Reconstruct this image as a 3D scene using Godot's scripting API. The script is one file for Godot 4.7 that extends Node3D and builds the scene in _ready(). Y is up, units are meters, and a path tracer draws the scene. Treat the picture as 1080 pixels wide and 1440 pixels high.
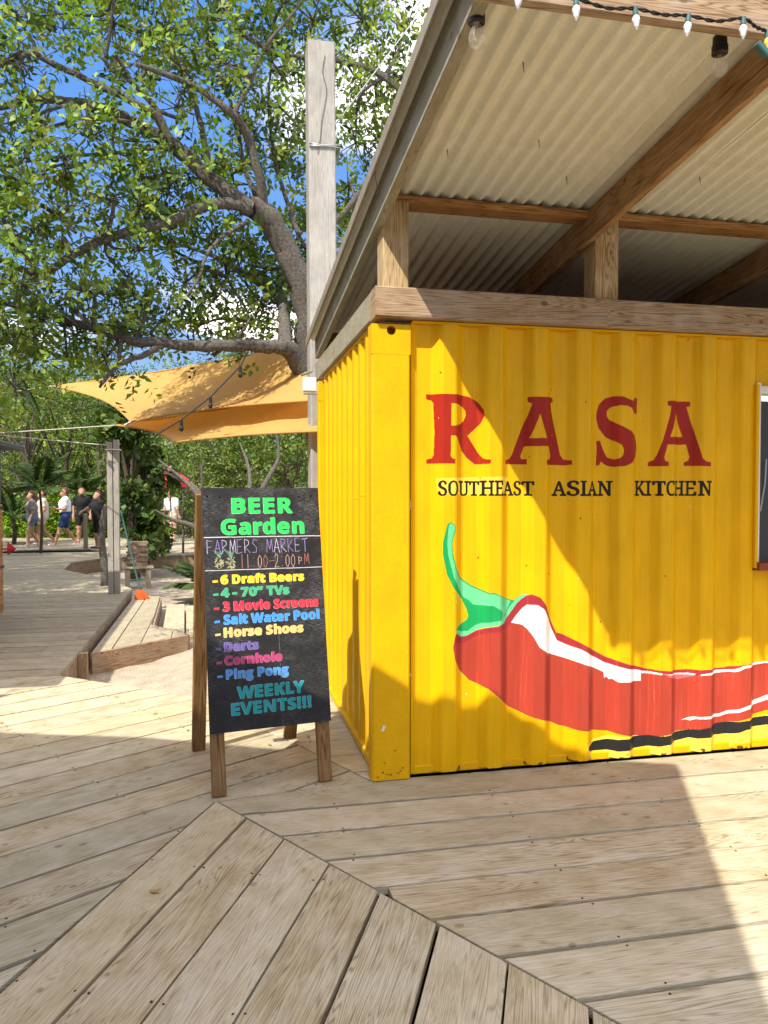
extends Node3D
# A yellow container kitchen with a shed canopy on a plank deck, a chalkboard easel, a big shade tree and a garden behind.

const MURAL := [
	[[0.880, 0.600, 0.060], [0.3845, 1.7216, 0.7526, 1.7313, 0.8242, 1.7316, 0.8516, 1.6299, 0.6112, 1.6260, 0.3933, 1.6304]],
	[[0.330, 0.022, 0.010], [0.3279, 2.2038, 0.5393, 2.2036, 0.5918, 2.1941, 0.6446, 2.1621, 0.6712, 2.1167, 0.6731, 2.0833, 0.6538, 2.0369, 0.5794, 1.9688, 0.6634, 1.8401, 0.6811, 1.8319, 0.7077, 1.8304, 0.7060, 1.8111, 0.6972, 1.8051, 0.6238, 1.8038, 0.5754, 1.8394, 0.5402, 1.8849, 0.5095, 1.9511, 0.4965, 1.9659, 0.4661, 1.9671, 0.4638, 1.8508, 0.4725, 1.8368, 0.4925, 1.8320, 0.4925, 1.8053, 0.3328, 1.8058, 0.3311, 1.8248, 0.3413, 1.8315, 0.3628, 1.8358, 0.3731, 1.8541, 0.3771, 1.9865, 0.3708, 2.1514, 0.3596, 2.1693, 0.3322, 2.1727]],
	[null, [0.4682, 2.1512, 0.5134, 2.1481, 0.5482, 2.1348, 0.5675, 2.1103, 0.5685, 2.0853, 0.5555, 2.0559, 0.5311, 2.0347, 0.4963, 2.0241, 0.4677, 2.0244]],
	[[0.330, 0.022, 0.010], [0.9434, 2.2005, 1.1076, 2.2030, 1.1096, 2.1774, 1.0922, 2.1685, 1.0989, 2.1260, 1.1226, 2.0240, 1.1463, 1.9216, 1.1606, 1.8617, 1.1811, 1.8361, 1.2257, 1.8305, 1.2259, 1.8064, 1.1981, 1.8019, 1.0596, 1.8035, 1.0549, 1.8248, 1.0869, 1.8396, 1.0914, 1.8610, 1.0745, 1.9139, 0.9269, 1.9104, 0.9064, 1.8508, 0.9137, 1.8364, 0.9409, 1.8358, 0.9411, 1.8060, 0.8086, 1.8051, 0.8076, 1.8304, 0.8371, 1.8357, 0.8550, 1.8630, 0.8950, 1.9693, 0.9440, 2.0930, 0.9645, 2.1612, 0.9436, 2.1717]],
	[null, [1.0121, 2.1029, 1.0568, 1.9606, 0.9511, 1.9582]],
	[[0.330, 0.022, 0.010], [1.6257, 2.2091, 1.6623, 2.2152, 1.6603, 2.1207, 1.6266, 2.1156, 1.6022, 2.1500, 1.5733, 2.1625, 1.5255, 2.1640, 1.4874, 2.1562, 1.4639, 2.1339, 1.4613, 2.1035, 1.4786, 2.0778, 1.5217, 2.0482, 1.5939, 2.0145, 1.6376, 1.9802, 1.6553, 1.9454, 1.6596, 1.9016, 1.6485, 1.8576, 1.6150, 1.8223, 1.5671, 1.8000, 1.5002, 1.7935, 1.4572, 1.8037, 1.4238, 1.8269, 1.4164, 1.8034, 1.3928, 1.8015, 1.3969, 1.8727, 1.3963, 1.9489, 1.4199, 1.9527, 1.4277, 1.9251, 1.4471, 1.8819, 1.4663, 1.8516, 1.4998, 1.8388, 1.5284, 1.8460, 1.5473, 1.8654, 1.5528, 1.8961, 1.5420, 1.9221, 1.5132, 1.9435, 1.4510, 1.9775, 1.4079, 2.0288, 1.3933, 2.0805, 1.3948, 2.1238, 1.4114, 2.1717, 1.4490, 2.2073, 1.4964, 2.2197, 1.5489, 2.2158, 1.5921, 2.1995, 1.6143, 2.1913]],
	[[0.330, 0.022, 0.010], [1.8397, 2.1977, 2.0277, 2.2022, 2.0260, 2.1728, 2.0012, 2.1678, 2.0136, 2.1281, 2.0448, 2.0308, 2.0713, 1.9152, 2.0872, 1.8483, 2.1126, 1.8306, 2.1429, 1.8263, 2.1412, 1.8021, 1.9877, 1.8029, 1.9844, 1.8251, 2.0172, 1.8370, 2.0239, 1.8611, 2.0010, 1.9357, 1.8446, 1.9320, 1.8210, 1.8504, 1.8290, 1.8328, 1.8537, 1.8241, 1.8520, 1.8002, 1.7413, 1.7994, 1.7391, 1.8232, 1.7702, 1.8367, 1.7845, 1.8677, 1.8223, 1.9918, 1.8555, 2.0983, 1.8676, 2.1648, 1.8429, 2.1704]],
	[null, [1.9144, 2.1278, 1.9756, 1.9825, 1.8618, 1.9791]],
	[[0.870, 0.580, 0.070], [1.3216, 0.0946, 1.3822, 0.1350, 1.5061, 0.1568, 1.7319, 0.1344, 2.0717, 0.1563, 2.3932, 0.1920, 2.7237, 0.2223, 2.7263, 0.0623, 2.4664, 0.0546, 2.3385, 0.0533, 2.3251, -0.0012, 2.0321, 0.0148, 1.7467, -0.0004, 1.4549, 0.0125, 1.3505, 0.0407]],
	[[0.330, 0.030, 0.040], [0.5067, 0.8287, 0.4909, 0.7946, 0.4815, 0.7403, 0.4959, 0.6651, 0.5297, 0.6041, 0.5914, 0.5407, 0.6994, 0.4885, 0.7669, 0.4339, 0.8373, 0.3683, 0.9457, 0.3147, 1.0770, 0.2737, 1.1594, 0.2359, 1.3027, 0.2016, 1.4901, 0.1797, 1.6120, 0.1497, 1.7322, 0.1293, 1.9075, 0.1433, 2.0717, 0.1561, 2.3225, 0.1881, 2.5784, 0.2373, 2.8924, 0.3187, 3.2135, 0.4646, 3.3482, 0.5990, 3.1023, 0.5864, 2.8350, 0.5707, 2.5734, 0.5567, 2.3885, 0.5505, 2.2757, 0.5307, 1.9031, 0.5337, 1.7394, 0.5505, 1.6078, 0.5875, 1.4626, 0.6377, 1.2801, 0.7362, 1.1786, 0.7874, 1.1419, 0.7974, 1.1041, 0.8725, 1.0532, 0.9764, 1.0182, 1.0181, 0.9686, 1.0364, 0.9445, 1.0304, 0.8867, 0.9816, 0.8444, 0.9207, 0.8048, 0.8751, 0.7563, 0.8542, 0.6905, 0.8483, 0.6339, 0.8275, 0.5862, 0.8024, 0.5473, 0.7956]],
	[[0.400, 0.052, 0.030], [0.5000, 0.7644, 0.4871, 0.7359, 0.5002, 0.6649, 0.5327, 0.6073, 0.5935, 0.5439, 0.7007, 0.4922, 0.7691, 0.4380, 0.8395, 0.3724, 0.9479, 0.3197, 1.0770, 0.2780, 1.1594, 0.2402, 1.3026, 0.2059, 1.4901, 0.1841, 1.6119, 0.1541, 1.7321, 0.1346, 1.9075, 0.1477, 2.0717, 0.1606, 2.3224, 0.1926, 2.5783, 0.2419, 2.8924, 0.3233, 3.2134, 0.4693, 3.2939, 0.5544, 2.8354, 0.5431, 2.5737, 0.5371, 2.3990, 0.5319, 2.2877, 0.5058, 2.0675, 0.4989, 1.8219, 0.5156, 1.7011, 0.5261, 1.5814, 0.5582, 1.4394, 0.6085, 1.2803, 0.7019, 1.2065, 0.7307, 1.1468, 0.7503, 1.0239, 0.8062, 0.9337, 0.8688, 0.8744, 0.8709, 0.8226, 0.8392, 0.7565, 0.8207, 0.6906, 0.8191, 0.6340, 0.7963, 0.5604, 0.7577]],
	[[0.580, 0.130, 0.140], [1.8218, 0.5259, 1.9303, 0.5132, 2.0674, 0.5014, 2.0401, 0.4829, 1.9581, 0.4723, 1.9035, 0.4875, 1.8558, 0.5071]],
	[[0.800, 0.800, 0.770], [0.8535, 0.8675, 0.8871, 0.9126, 0.9448, 0.9756, 1.0031, 0.9738, 1.0448, 0.9454, 1.0777, 0.8976, 1.1173, 0.8090, 1.1468, 0.7503, 1.2065, 0.7222, 1.2804, 0.6984, 1.4629, 0.6004, 1.5947, 0.5637, 1.7058, 0.5403, 1.7045, 0.4759, 1.5299, 0.4850, 1.4967, 0.5059, 1.4873, 0.4977, 1.4731, 0.5158, 1.4591, 0.5035, 1.4540, 0.5428, 1.3826, 0.5766, 1.2486, 0.6260, 1.1337, 0.6612, 1.0745, 0.6809, 1.0145, 0.7218, 0.9836, 0.7748, 0.9519, 0.8229, 0.9240, 0.8523, 0.8744, 0.8625]],
	[[0.800, 0.800, 0.770], [1.7077, 0.5377, 1.8218, 0.5272, 1.8287, 0.5158, 1.7078, 0.5231]],
	[[0.800, 0.780, 0.750], [1.8489, 0.5172, 2.0673, 0.5075, 2.0565, 0.4970, 1.9032, 0.5071]],
	[[0.800, 0.800, 0.770], [2.0881, 0.5053, 2.2197, 0.5174, 2.3319, 0.5194, 2.3881, 0.5442, 2.5734, 0.5569, 2.7473, 0.5564, 2.7474, 0.5500, 2.5736, 0.5442, 2.4025, 0.5285, 2.3462, 0.5049, 2.2200, 0.4987, 2.0882, 0.4966]],
	[[0.800, 0.800, 0.770], [1.9816, 0.2141, 2.0295, 0.2272, 2.0569, 0.2379, 2.2515, 0.2384, 2.3778, 0.2747, 2.5769, 0.3326, 2.7209, 0.3883, 2.7214, 0.3564, 2.5774, 0.3009, 2.4489, 0.2705, 2.3499, 0.2450, 2.2517, 0.2196, 2.0709, 0.2246, 2.0435, 0.2102, 2.0159, 0.2157]],
	[[0.022, 0.022, 0.022], [1.3371, 0.0959, 1.3953, 0.1220, 1.5063, 0.1325, 1.6651, 0.1340, 1.8532, 0.1336, 2.0717, 0.1563, 2.2663, 0.1811, 2.3932, 0.1920, 2.5789, 0.2031, 2.7238, 0.2159, 2.7246, 0.1647, 2.5798, 0.1447, 2.4224, 0.1371, 2.3236, 0.1084, 2.0448, 0.1021, 1.9081, 0.0805, 1.7460, 0.0672, 1.6658, 0.0606, 1.3633, 0.0639, 1.3398, 0.0776]],
	[[0.012, 0.330, 0.090], [0.4653, 1.4703, 0.4970, 1.4472, 0.4932, 1.4168, 0.4751, 1.3524, 0.4776, 1.2915, 0.5017, 1.1996, 0.5336, 1.1454, 0.6018, 1.0978, 0.7068, 1.0503, 0.7270, 1.0559, 0.8046, 1.0189, 0.8703, 0.9991, 0.9196, 1.0335, 0.9511, 1.0365, 0.8869, 0.9776, 0.8379, 0.9130, 0.7971, 0.8678, 0.7563, 0.8577, 0.6832, 0.8526, 0.6348, 0.8313, 0.5787, 0.8004, 0.5386, 0.7966, 0.5051, 0.8247, 0.5066, 0.8515, 0.5784, 0.8949, 0.5879, 0.9177, 0.5782, 0.9526, 0.5460, 1.0188, 0.4821, 1.0894, 0.4423, 1.1704, 0.4184, 1.2849, 0.4183, 1.3532, 0.4456, 1.4591]],
	[[0.140, 0.560, 0.270], [0.4653, 1.4650, 0.4939, 1.4450, 0.4876, 1.4169, 0.4703, 1.3525, 0.4729, 1.2840, 0.4953, 1.1997, 0.5281, 1.1394, 0.5986, 1.0917, 0.6987, 1.0459, 0.7311, 1.0465, 0.8498, 0.9966, 0.8213, 0.9369, 0.7806, 0.8901, 0.7903, 0.9301, 0.7722, 0.9501, 0.7233, 0.9772, 0.6182, 0.9805, 0.5940, 1.0058, 0.5539, 1.0300, 0.5259, 1.0768, 0.4859, 1.1465, 0.4500, 1.2767, 0.4435, 1.3528, 0.4535, 1.4514]],
	[[0.140, 0.580, 0.280], [0.9511, 1.0365, 0.8869, 0.9776, 0.8379, 0.9130, 0.7971, 0.8678, 0.7563, 0.8577, 0.6832, 0.8526, 0.6348, 0.8313, 0.5787, 0.8004, 0.5386, 0.7966, 0.5051, 0.8247, 0.5106, 0.8437, 0.5465, 0.8270, 0.5866, 0.8293, 0.6267, 0.8586, 0.6670, 0.8764, 0.7725, 0.8881, 0.8133, 0.9138, 0.8458, 0.9672, 0.8785, 1.0012, 0.9196, 1.0335]],
]
const WORDS := [["SOUTHEAST", 0.3954, 1.6207, 0.9743, 1.7071], ["ASIAN", 1.1087, 1.6200, 1.4962, 1.7090], ["KITCHEN", 1.6463, 1.6191, 2.1475, 1.7104], ]
const LIMBS := [
	[[0.518, -0.105, -4.502, 0.300], [0.443, 0.752, -4.542, 0.260], [0.371, 1.976, -4.592, 0.240], [0.295, 2.711, -4.629, 0.220], [0.207, 3.345, -4.564, 0.190], [0.135, 3.804, -4.490, 0.175], [-0.012, 4.174, -4.429, 0.160], [-0.229, 4.533, -4.333, 0.150], [-0.462, 4.679, -4.233, 0.135]],
	[[-0.462, 4.657, -4.233, 0.095], [-0.871, 4.656, -4.130, 0.086], [-1.298, 4.406, -4.025, 0.076], [-1.914, 4.178, -3.961, 0.067], [-2.228, 3.937, -3.831, 0.058], [-2.492, 3.712, -3.692, 0.049], [-2.805, 3.792, -3.571, 0.039], [-3.067, 3.833, -3.438, 0.030]],
	[[-0.462, 4.657, -4.233, 0.125], [-0.870, 4.916, -4.212, 0.113], [-1.266, 5.242, -4.191, 0.101], [-1.687, 5.429, -4.172, 0.089], [-1.815, 5.466, -4.085, 0.077], [-2.217, 5.517, -4.058, 0.066], [-2.573, 5.503, -4.019, 0.054], [-2.885, 5.370, -3.967, 0.042], [-3.254, 5.213, -3.926, 0.030]],
	[[-1.262, 5.208, -4.113, 0.065], [-1.431, 5.447, -4.039, 0.059], [-1.561, 5.499, -3.951, 0.052], [-1.962, 5.653, -3.925, 0.046], [-2.451, 5.835, -3.918, 0.039], [-2.560, 5.840, -3.824, 0.033], [-2.829, 5.658, -3.760, 0.026], [-3.057, 5.546, -3.689, 0.020]],
	[[-0.905, 4.956, -4.132, 0.050], [-0.995, 5.515, -4.252, 0.045], [-1.124, 5.933, -4.376, 0.040], [-1.275, 6.283, -4.504, 0.035], [-1.467, 6.600, -4.639, 0.030], [-1.815, 7.000, -4.810, 0.025], [-2.015, 7.407, -4.950, 0.020]],
	[[-0.326, 4.693, -4.307, 0.075], [-0.390, 4.972, -4.158, 0.068], [-0.541, 5.386, -4.031, 0.060], [-0.688, 5.490, -3.895, 0.052], [-1.071, 5.693, -3.813, 0.045], [-1.405, 5.744, -3.715, 0.037], [-1.591, 5.722, -3.584, 0.030]],
	[[-0.363, 4.731, -4.316, 0.045], [-0.527, 5.158, -4.465, 0.040], [-0.598, 5.593, -4.595, 0.035], [-0.710, 6.118, -4.736, 0.030], [-0.863, 6.613, -4.885, 0.025], [-1.020, 7.200, -5.038, 0.020], [-1.100, 7.675, -5.171, 0.015]],
	[[-1.298, 5.245, -4.121, 0.045], [-1.434, 5.542, -4.091, 0.041], [-1.675, 5.798, -4.082, 0.036], [-1.911, 5.942, -4.068, 0.032], [-1.866, 6.224, -3.998, 0.027], [-1.821, 6.501, -3.928, 0.022], [-1.777, 6.668, -3.855, 0.018]],
	[[0.051, 4.489, -4.425, 0.040], [-0.164, 5.261, -4.646, 0.033], [-0.248, 6.058, -4.840, 0.026], [-0.208, 6.547, -4.999, 0.019], [-0.161, 7.219, -5.161, 0.012]],
	[[-0.668, 5.520, -3.994, 0.040], [-0.501, 5.884, -4.071, 0.034], [-0.347, 6.312, -4.152, 0.028], [-0.003, 6.788, -4.194, 0.021], [0.197, 7.119, -4.263, 0.015]],
	[[0.161, 4.425, -4.706, 0.055], [0.714, 4.976, -4.547, 0.053], [1.301, 5.883, -4.391, 0.050], [1.016, 6.317, -4.409, 0.048], [0.499, 6.467, -4.468, 0.046], [0.220, 6.456, -4.472, 0.044], [-0.132, 6.465, -4.492, 0.041], [-0.327, 6.532, -4.480, 0.039], [-0.520, 6.618, -4.468, 0.037], [-0.672, 6.778, -4.449, 0.035], [-0.803, 6.937, -4.426, 0.032], [-0.895, 7.130, -4.395, 0.030]],
	[[0.295, 2.711, -4.629, 0.200], [0.131, 2.966, -4.467, 0.160], [-0.081, 3.209, -4.315, 0.140], [-0.240, 3.206, -4.246, 0.105], [-0.583, 3.210, -4.218, 0.095], [-0.954, 3.177, -4.194, 0.085], [-1.388, 3.195, -4.185, 0.075], [-1.668, 3.191, -4.143, 0.070], [-2.082, 3.302, -4.133, 0.060], [-2.486, 3.431, -4.121, 0.050], [-2.947, 3.521, -4.120, 0.040], [-3.329, 3.567, -4.101, 0.030]],
	[[-1.388, 3.180, -4.185, 0.050], [-1.561, 3.059, -4.117, 0.045], [-1.837, 2.918, -4.069, 0.035], [-2.000, 2.687, -3.996, 0.020]],
	[[-0.104, 3.225, -4.320, 0.130], [-0.100, 3.525, -4.532, 0.100], [-0.137, 3.879, -4.857, 0.080], [-0.463, 4.209, -5.243, 0.060], [-0.880, 4.555, -5.649, 0.040], [-1.412, 4.828, -6.078, 0.020]],
	[[-0.500, 4.542, -4.238, 0.035], [-0.800, 4.311, -4.167, 0.029], [-0.946, 4.086, -4.065, 0.024], [-1.035, 3.794, -3.948, 0.018], [-1.226, 3.510, -3.853, 0.012]],
	[[-1.659, 5.304, -3.894, 0.030], [-2.057, 5.309, -3.877, 0.025], [-2.479, 5.158, -3.861, 0.021], [-2.539, 5.315, -3.776, 0.017], [-2.400, 5.600, -3.652, 0.012]],
	[[-1.298, 5.208, -4.120, 0.030], [-1.818, 5.070, -4.075, 0.025], [-2.317, 4.969, -4.026, 0.021], [-2.763, 4.835, -3.964, 0.017], [-3.057, 4.704, -3.870, 0.012]],
	[[-2.476, 3.692, -3.615, 0.030], [-2.662, 3.928, -3.559, 0.025], [-2.779, 4.189, -3.489, 0.020], [-2.876, 4.282, -3.410, 0.015]],
	[[-2.148, 4.110, -3.658, 0.022], [-2.305, 4.249, -3.655, 0.020], [-2.215, 4.302, -3.596, 0.017], [-2.239, 4.487, -3.565, 0.015], [-2.425, 4.588, -3.567, 0.012], [-2.676, 4.423, -3.576, 0.010]],
	[[-0.881, 3.096, -4.279, 0.030], [-0.493, 3.550, -4.549, 0.023], [-0.718, 4.117, -4.954, 0.017], [-0.627, 4.635, -5.291, 0.010]],
	[[-1.797, 5.393, -3.926, 0.020], [-1.842, 5.069, -3.995, 0.017], [-1.570, 4.955, -4.001, 0.013], [-1.508, 4.620, -4.047, 0.010]],
	[[-2.175, 5.399, -3.803, 0.025], [-2.523, 5.213, -3.770, 0.020], [-2.568, 4.830, -3.666, 0.015], [-2.707, 4.654, -3.589, 0.010]]
]
const CLUMPS := [[-2.77, 6.32, -4.06, 0.49, 1.00], [-2.37, 6.57, -4.39, 0.44, 1.00], [-1.89, 6.61, -4.49, 0.45, 0.90], [-1.39, 6.66, -4.59, 0.46, 1.00], [-0.86, 6.86, -4.69, 0.47, 1.00], [-0.31, 7.06, -4.78, 0.48, 1.00], [0.27, 7.10, -4.86, 0.45, 1.00], [0.87, 7.22, -4.94, 0.46, 1.00], [1.39, 7.19, -4.93, 0.43, 1.00], [1.28, 6.54, -4.83, 0.38, 1.00], [1.03, 6.21, -4.88, 0.38, 0.90], [0.80, 6.60, -5.04, 0.38, 0.80], [-0.07, 6.38, -4.81, 0.41, 1.00], [0.08, 5.77, -4.66, 0.36, 1.00], [-0.07, 5.40, -4.78, 0.37, 1.00], [-0.57, 5.99, -4.29, 0.34, 0.70], [-0.41, 5.59, -4.55, 0.36, 0.80], [-0.72, 6.16, -4.23, 0.30, 0.80], [-1.21, 5.94, -3.92, 0.32, 0.90], [-1.57, 6.07, -4.10, 0.33, 0.60], [-1.77, 5.73, -4.03, 0.25, 0.40], [-1.22, 5.61, -4.12, 0.29, 0.40], [-2.63, 5.67, -3.70, 0.27, 0.35], [-2.44, 5.00, -3.64, 0.30, 0.50], [-2.67, 5.08, -3.59, 0.30, 0.50], [-2.26, 4.77, -3.70, 0.27, 0.70], [-2.02, 5.13, -3.87, 0.31, 0.70], [-1.64, 5.16, -3.99, 0.32, 0.80], [-2.55, 4.49, -3.55, 0.36, 0.90], [-2.31, 4.26, -3.59, 0.30, 0.70], [-2.65, 3.99, -3.46, 0.33, 1.00], [-2.59, 3.54, -3.43, 0.33, 1.00], [-2.27, 3.96, -3.68, 0.27, 0.45], [-1.91, 4.55, -3.93, 0.32, 0.50], [-1.59, 4.88, -4.17, 0.33, 1.00], [-1.31, 4.88, -4.32, 0.34, 1.00], [-1.66, 4.51, -4.18, 0.33, 0.90], [-1.25, 4.58, -4.50, 0.31, 0.80], [-0.87, 5.19, -4.44, 0.31, 0.70], [-0.64, 5.08, -4.69, 0.32, 0.80], [-0.88, 4.56, -4.83, 0.36, 0.90], [-1.34, 4.33, -4.72, 0.32, 0.60], [-1.59, 4.14, -4.15, 0.26, 0.50], [-0.55, 4.46, -4.96, 0.37, 0.80], [-0.22, 4.27, -5.09, 0.38, 1.00], [0.05, 3.89, -5.23, 0.34, 1.00], [-0.29, 3.89, -5.30, 0.39, 1.00], [-0.80, 4.04, -5.00, 0.33, 0.60], [-1.19, 3.94, -4.67, 0.32, 0.50], [-1.74, 3.85, -4.18, 0.29, 0.50], [-2.13, 3.65, -4.05, 0.36, 0.80], [-2.53, 3.34, -4.03, 0.39, 1.00], [-2.85, 3.18, -3.99, 0.35, 1.00], [-2.24, 3.26, -4.27, 0.37, 1.00], [-1.84, 3.38, -4.39, 0.34, 1.00], [-1.42, 3.54, -4.71, 0.36, 0.90], [-0.96, 3.55, -4.82, 0.36, 1.00], [-0.56, 3.55, -4.94, 0.33, 1.00], [-1.96, 3.01, -4.20, 0.26, 0.30], [-2.35, 3.04, -4.29, 0.26, 0.30], [-2.84, 2.69, -4.18, 0.29, 0.50], [-1.63, 3.73, -4.56, 0.31, 0.70], [0.82, 5.87, -5.12, 0.39, 0.90], [0.76, 5.26, -5.32, 0.40, 1.00], [0.88, 4.71, -5.48, 0.40, 1.00], [0.50, 4.82, -5.36, 0.35, 1.00], [0.14, 4.93, -5.24, 0.34, 0.90], [0.20, 4.38, -5.41, 0.35, 1.00], [-2.99, 5.81, -3.68, 0.40, 0.90], [-2.94, 4.47, -3.43, 0.39, 0.90], [-3.00, 3.43, -3.62, 0.40, 1.00], [-2.49, 6.74, -4.01, 0.49, 1.00], [-1.57, 7.01, -4.23, 0.51, 1.00], [-0.48, 7.42, -4.52, 0.55, 1.00], [0.59, 7.68, -4.81, 0.58, 1.00]]
const SAIL_A := [Vector3(-3.322, 3.268, -8.593), Vector3(0.191, 3.464, -5.389), Vector3(0.448, 2.532, -3.057), Vector3(-1.858, 2.477, -5.494)]
const SAIL_B := [Vector3(-2.199, 2.544, -6.899), Vector3(0.659, 2.833, -4.248), Vector3(0.359, 2.188, -2.554), Vector3(-1.316, 2.174, -4.448)]
const LIGHT_CABLE := [Vector3(-0.493, 3.188, -4.198), Vector3(-0.602, 2.966, -4.113), Vector3(-0.911, 2.618, -3.965), Vector3(-1.202, 2.374, -3.918), Vector3(-1.457, 2.208, -3.866)]
const SAIL_ROPES := [[Vector3(-3.322, 3.268, -8.593), Vector3(-4.907, 3.106, -9.338)], [Vector3(-2.199, 2.544, -6.899), Vector3(-3.377, 2.546, -8.073), Vector3(-4.688, 2.548, -9.275)], [Vector3(-2.464, 2.366, -8.793), Vector3(-3.620, 2.482, -9.249), Vector3(-4.812, 2.613, -9.713)]]

var M := {}
var used_names := {}
var screws: SurfaceTool = null
var rng := RandomNumberGenerator.new()
const SUN_DIR := Vector3(0.418, -0.725, -0.490)

# ------------------------------------------------------------------ helpers
func lin(r: float, g: float, b: float, a := 1.0) -> Color:
	var c := Color(r, g, b).linear_to_srgb()
	c.a = a
	return c

func mk(called: String, c: Color, rough := 0.8, tex: Texture2D = null, height: Texture2D = null, hscale := 0.1) -> StandardMaterial3D:
	var m := StandardMaterial3D.new()
	m.resource_name = called
	m.albedo_color = c
	m.roughness = rough
	m.metallic_specular = 0.4
	if tex:
		m.albedo_texture = tex
	if height:
		m.heightmap_enabled = true
		m.heightmap_texture = height
		m.heightmap_scale = hscale
	M[called] = m
	return m

func numbered(called: String) -> String:
	if not used_names.has(called):
		used_names[called] = 0
		return called
	used_names[called] += 1
	return "%s_%03d" % [called, used_names[called]]

func tag(o: Node3D, label: String, category: String, group := "", kind := "") -> Node3D:
	if label: o.set_meta("label", label)
	if category: o.set_meta("category", category)
	if group: o.set_meta("group", group)
	if kind: o.set_meta("kind", kind)
	return o

func thing(called: String, label: String, category: String, at := Vector3.ZERO, group := "", turn := 0.0) -> Node3D:
	var o := Node3D.new()
	o.name = numbered(called)
	add_child(o)
	o.position = at
	o.rotation.y = turn
	tag(o, label, category, group)
	return o

func part(called: String, mesh: Mesh, m: Material, parent: Node, xf := Transform3D()) -> MeshInstance3D:
	var o := MeshInstance3D.new()
	o.mesh = mesh
	o.material_override = m
	if parent == self:
		o.name = numbered(called)
		add_child(o)
	else:
		o.name = called
		parent.add_child(o, true)
	o.transform = xf
	return o

func structure(called: String, mesh: Mesh, m: Material) -> MeshInstance3D:
	var o := part(called, mesh, m, self)
	o.set_meta("kind", "structure")
	return o

func begin() -> SurfaceTool:
	var st := SurfaceTool.new()
	st.begin(Mesh.PRIMITIVE_TRIANGLES)
	return st

func tri(st: SurfaceTool, a: Vector3, b: Vector3, c: Vector3, outward: Vector3, ua := Vector2.ZERO, ub := Vector2.ZERO, uc := Vector2.ZERO) -> void:
	var n := (c - a).cross(b - a)
	var flip := n.dot(outward) < 0.0
	n = (-n if flip else n).normalized()
	st.set_normal(n); st.set_uv(ua); st.add_vertex(a)
	if flip:
		st.set_normal(n); st.set_uv(uc); st.add_vertex(c)
		st.set_normal(n); st.set_uv(ub); st.add_vertex(b)
	else:
		st.set_normal(n); st.set_uv(ub); st.add_vertex(b)
		st.set_normal(n); st.set_uv(uc); st.add_vertex(c)

func quad(st: SurfaceTool, a: Vector3, b: Vector3, c: Vector3, d: Vector3, outward: Vector3, ua := Vector2.ZERO, ub := Vector2.ZERO, uc := Vector2.ZERO, ud := Vector2.ZERO) -> void:
	tri(st, a, b, c, outward, ua, ub, uc)
	tri(st, a, c, d, outward, ua, uc, ud)

# bevelled bar along x; w along z, h along y; uv in metres along and around; offset picks a place in the grain
func add_bar(st: SurfaceTool, xf: Transform3D, length: float, w: float, h: float, ch := 0.004, off := Vector2.ZERO) -> void:
	var p := [Vector2(-w / 2 + ch, h / 2), Vector2(w / 2 - ch, h / 2), Vector2(w / 2, h / 2 - ch), Vector2(w / 2, -h / 2 + ch), Vector2(w / 2 - ch, -h / 2), Vector2(-w / 2 + ch, -h / 2), Vector2(-w / 2, -h / 2 + ch), Vector2(-w / 2, h / 2 - ch)]
	var around := 0.0
	for i in 8:
		var a: Vector2 = p[i]
		var b: Vector2 = p[(i + 1) % 8]
		var l := a.distance_to(b)
		var mid := (a + b) / 2
		var o := xf.basis * Vector3(0, mid.y / h, mid.x / w)
		quad(st, xf * Vector3(-length / 2, a.y, a.x), xf * Vector3(length / 2, a.y, a.x), xf * Vector3(length / 2, b.y, b.x), xf * Vector3(-length / 2, b.y, b.x), o,
			off + Vector2(0, around), off + Vector2(length, around), off + Vector2(length, around + l), off + Vector2(0, around + l))
		around += l
	for s in [-1.0, 1.0]:
		var e: float = s * length / 2
		for i in range(1, 7):
			tri(st, xf * Vector3(e, p[0].y, p[0].x), xf * Vector3(e, p[i].y, p[i].x), xf * Vector3(e, p[i + 1].y, p[i + 1].x), xf.basis * Vector3(s, 0, 0),
				off + Vector2(p[0].x * 0.3, p[0].y), off + Vector2(p[i].x * 0.3, p[i].y), off + Vector2(p[i + 1].x * 0.3, p[i + 1].y))

func bar_mesh(length: float, w: float, h: float, ch := 0.004, off := Vector2(-1, -1)) -> ArrayMesh:
	var st := begin()
	if off.x < 0: off = Vector2(rng.randf() * 5, rng.randf() * 5)
	add_bar(st, Transform3D(), length, w, h, ch, off)
	return st.commit()

func along(a: Vector3, b: Vector3, up := Vector3.UP) -> Transform3D:
	var x := (b - a).normalized()
	if absf(x.dot(up)) > 0.99: up = Vector3.BACK
	var z := x.cross(up).normalized()
	return Transform3D(Basis(x, z.cross(x).normalized(), z), (a + b) / 2)

# a bevelled bar from a to b as one part
func bar(called: String, parent: Node, m: Material, a: Vector3, b: Vector3, w: float, h: float, ch := 0.004, up := Vector3.UP) -> MeshInstance3D:
	return part(called, bar_mesh(a.distance_to(b), w, h, ch), m, parent, along(a, b, up))

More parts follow.
